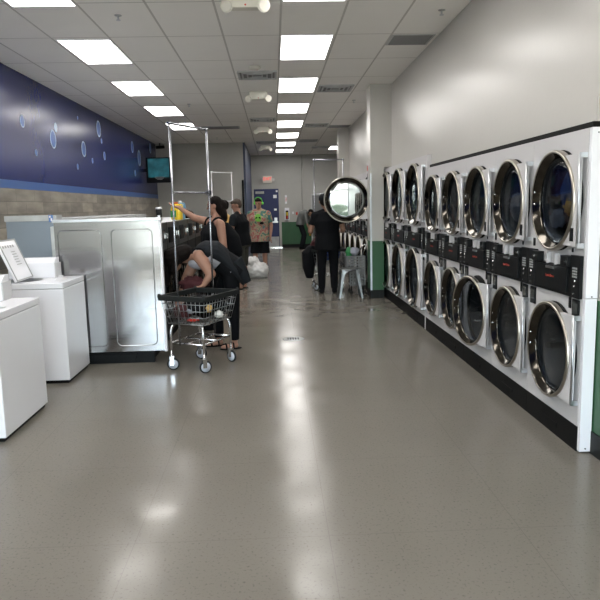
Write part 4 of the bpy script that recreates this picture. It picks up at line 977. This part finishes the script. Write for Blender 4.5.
# metal stool
m_stool = mat('raw stool steel', (.17,.175,.18), .32, 1.)
t = empty('metal_stool', (1.245,10.72,0), R(0), 'galvanised metal stool with splayed legs in front of the first pillar', 'stool')
hz = .50; s1, s2 = .15, .20
st = MB().loft([((0,0,hz-.035),(.172,0,0),(0,.172,0)),((0,0,hz-.008),(.165,0,0),(0,.165,0)),((0,0,hz),(.15,0,0),(0,.15,0))],24)
st.build('seat', m_stool, t)
for sx in (-1,1):
    for sy in (-1,1):
        l = MB(); tw = .038
        for (dx,dy) in ((1,0),(0,1)):
            a0 = V((sx*.135,sy*.135,hz-.012)); a1 = V((sx*.205,sy*.205,.0)); inn = V((-sx*dx,-sy*dy,0))
            th = V((-sx*dy,-sy*dx,0))*.004
            l.rings([[a0,a0+inn*.07,a0+inn*.07+th,a0+th],[a0.lerp(a1,.3),a0.lerp(a1,.3)+inn*.045,a0.lerp(a1,.3)+inn*.045+th,a0.lerp(a1,.3)+th],[a1,a1+inn*.028,a1+inn*.028+th,a1+th]],True,False,False)
        l.build('leg', m_stool, t)
        MB().box(sx*.205-.018,sx*.205+.018,sy*.205-.018,sy*.205+.018,0,.018).build('foot_cap', m_rubber, t)
ap = MB()
for k in range(4):
    T = M.Rotation(k*PI/2,4,'Z'); pts = []
    n = 10
    for i in range(n):
        a = PI*i/n; b_ = PI*(i+1)/n
        p = lambda q: V((.11*math.cos(q), -.155, hz-.14+.10*math.sin(q)))
        x0, x1 = p(a), p(b_)
        ap.rings([[T@x0,T@V((x0.x*1.3,-.155+.012,hz-.02)),T@V((x0.x*1.3,-.148+.012,hz-.02)),T@(x0+V((0,.006,0)))],[T@x1,T@V((x1.x*1.3,-.155+.012,hz-.02)),T@V((x1.x*1.3,-.148+.012,hz-.02)),T@(x1+V((0,.006,0)))]],True,False,False)
ap.build('apron', m_stool, t)
# grey perforated basket trolley
m_gp = mat('grey moulded plastic', (.16,.165,.17), .5)
t = empty('basket_trolley', (1.36,11.25,0), R(0), 'grey perforated plastic basket trolley with slanted handle behind the stool', 'trolley')
def perf(x0,x1,z0,z1,y,name,nx=6,nz=5):
    pm = MB(); dx=(x1-x0)/nx; dz=(z1-z0)/nz; b=.25
    for i in range(nx+1): pm.box(x0+i*dx-dx*b,x0+i*dx+dx*b,y-.008,y+.008,z0,z1)
    for j in range(nz+1): pm.box(x0-dx*b,x1+dx*b,y-.0075,y+.0075,z0+j*dz-dz*b,z0+j*dz+dz*b)
    return pm.build(name, m_gp, t)
perf(-.10,.19,.42,.66,-.15,'upper_basket',6,5); perf(-.06,.19,.17,.38,-.15,'lower_basket',5,4)
MB().box(-.10,.19,-.14,.20,.40,.42).box(-.06,.19,-.14,.20,.15,.17).box(.18,.20,-.14,.20,.15,.66).box(-.115,-.10,-.14,.20,.42,.66).build('basket_tray', m_gp, t)
MB().tube([(.04,-.12,.64),(.14,-.2,.83),(.16,-.22,.86)],.010,8).tube([(.14,-.12,.64),(.22,-.2,.87)],.010,8).tube([(.16,-.22,.86),(.22,-.22,.87)],.012,8).build('handle', m_chrome, t)
MB().cone((-.04,-.13,.02),(-.04,-.13,.5),.011,.011).cone((.17,-.13,.02),(.17,-.13,.15),.011,.011).cone((-.04,.18,.02),(-.04,.18,.5),.011,.011).cone((.17,.18,.02),(.17,.18,.15),.011,.011).build('frame', m_dark, t)
for x in (-.04,.17):
    for y in (-.13,.18): MB().lathe([(.005,-.01),(.03,-.01),(.03,.01),(.005,.01)],(x,y,.030),'y',14).build('wheel', m_rubber, t)
tag(lump('green_garment', m_lab, (1.30,11.25,.72), (.06,.08,.09), 31), 'green garment on top of the grey basket trolley', 'garment')
tag(lump('white_garment', m_tank, (1.38,11.23,.74), (.09,.07,.07), 32), 'pale grey garment on top of the grey basket trolley', 'garment')

# ------------------------------------------------------------------ light, sky, camera
wd = bpy.data.worlds.new('sky'); bpy.context.scene.world = wd; wd.use_nodes = True; nt = wd.node_tree; bg = nt.nodes['Background']
sk = nt.nodes.new('ShaderNodeTexSky'); sk.sky_type = 'NISHITA'; sk.sun_disc = False; sk.sun_elevation = R(50); sk.sun_rotation = R(30); sk.air_density = 1.; sk.dust_density = 2.
hs = nt.nodes.new('ShaderNodeHueSaturation'); hs.inputs['Saturation'].default_value = .45
nt.links.new(sk.outputs[0], hs.inputs['Color']); nt.links.new(hs.outputs[0], bg.inputs[0]); bg.inputs[1].default_value = 1.5
sl_ = bpy.data.lights.new('sun', 'SUN'); sl_.energy = 24; sl_.angle = R(1); sl_.color = (1,.96,.9); so = bpy.data.objects.new('sun', sl_); C.objects.link(so); so.rotation_euler = (R(55),0,R(-6))
pt = bpy.data.lights.new('window_portal', 'AREA'); pt.shape = 'RECTANGLE'; pt.size = 5.3; pt.size_y = 2.6; pt.cycles.is_portal = True
po = bpy.data.objects.new('window_portal', pt); C.objects.link(po); po.location = (-.75, YF-.2, 1.58); po.rotation_euler = (R(90),0,0)
cam = bpy.data.cameras.new('camera'); co = bpy.data.objects.new('camera', cam); C.objects.link(co)
pitch, yaw, roll, f = .145018563, .0374203847, .0227237777, 644.3
cam.sensor_width = 36; cam.lens = 36*f/600; cam.clip_end = 200; cam.clip_start = .05
fw = V((math.sin(yaw)*math.cos(pitch), math.cos(yaw)*math.cos(pitch), -math.sin(pitch))); rg = V((math.cos(yaw), -math.sin(yaw), 0)); dn = fw.cross(rg)
r2 = math.cos(roll)*rg + math.sin(roll)*dn; d2 = -math.sin(roll)*rg + math.cos(roll)*dn
co.matrix_world = M.Translation((0,0,1.55)) @ M((r2,-d2,-fw)).transposed().to_4x4()
sc_ = bpy.context.scene; sc_.camera = co
sc_.view_settings.view_transform = 'Standard'; sc_.view_settings.look = 'None'; sc_.view_settings.gamma = 1; sc_.view_settings.use_curve_mapping = False
sc_.view_settings.exposure = 1.3
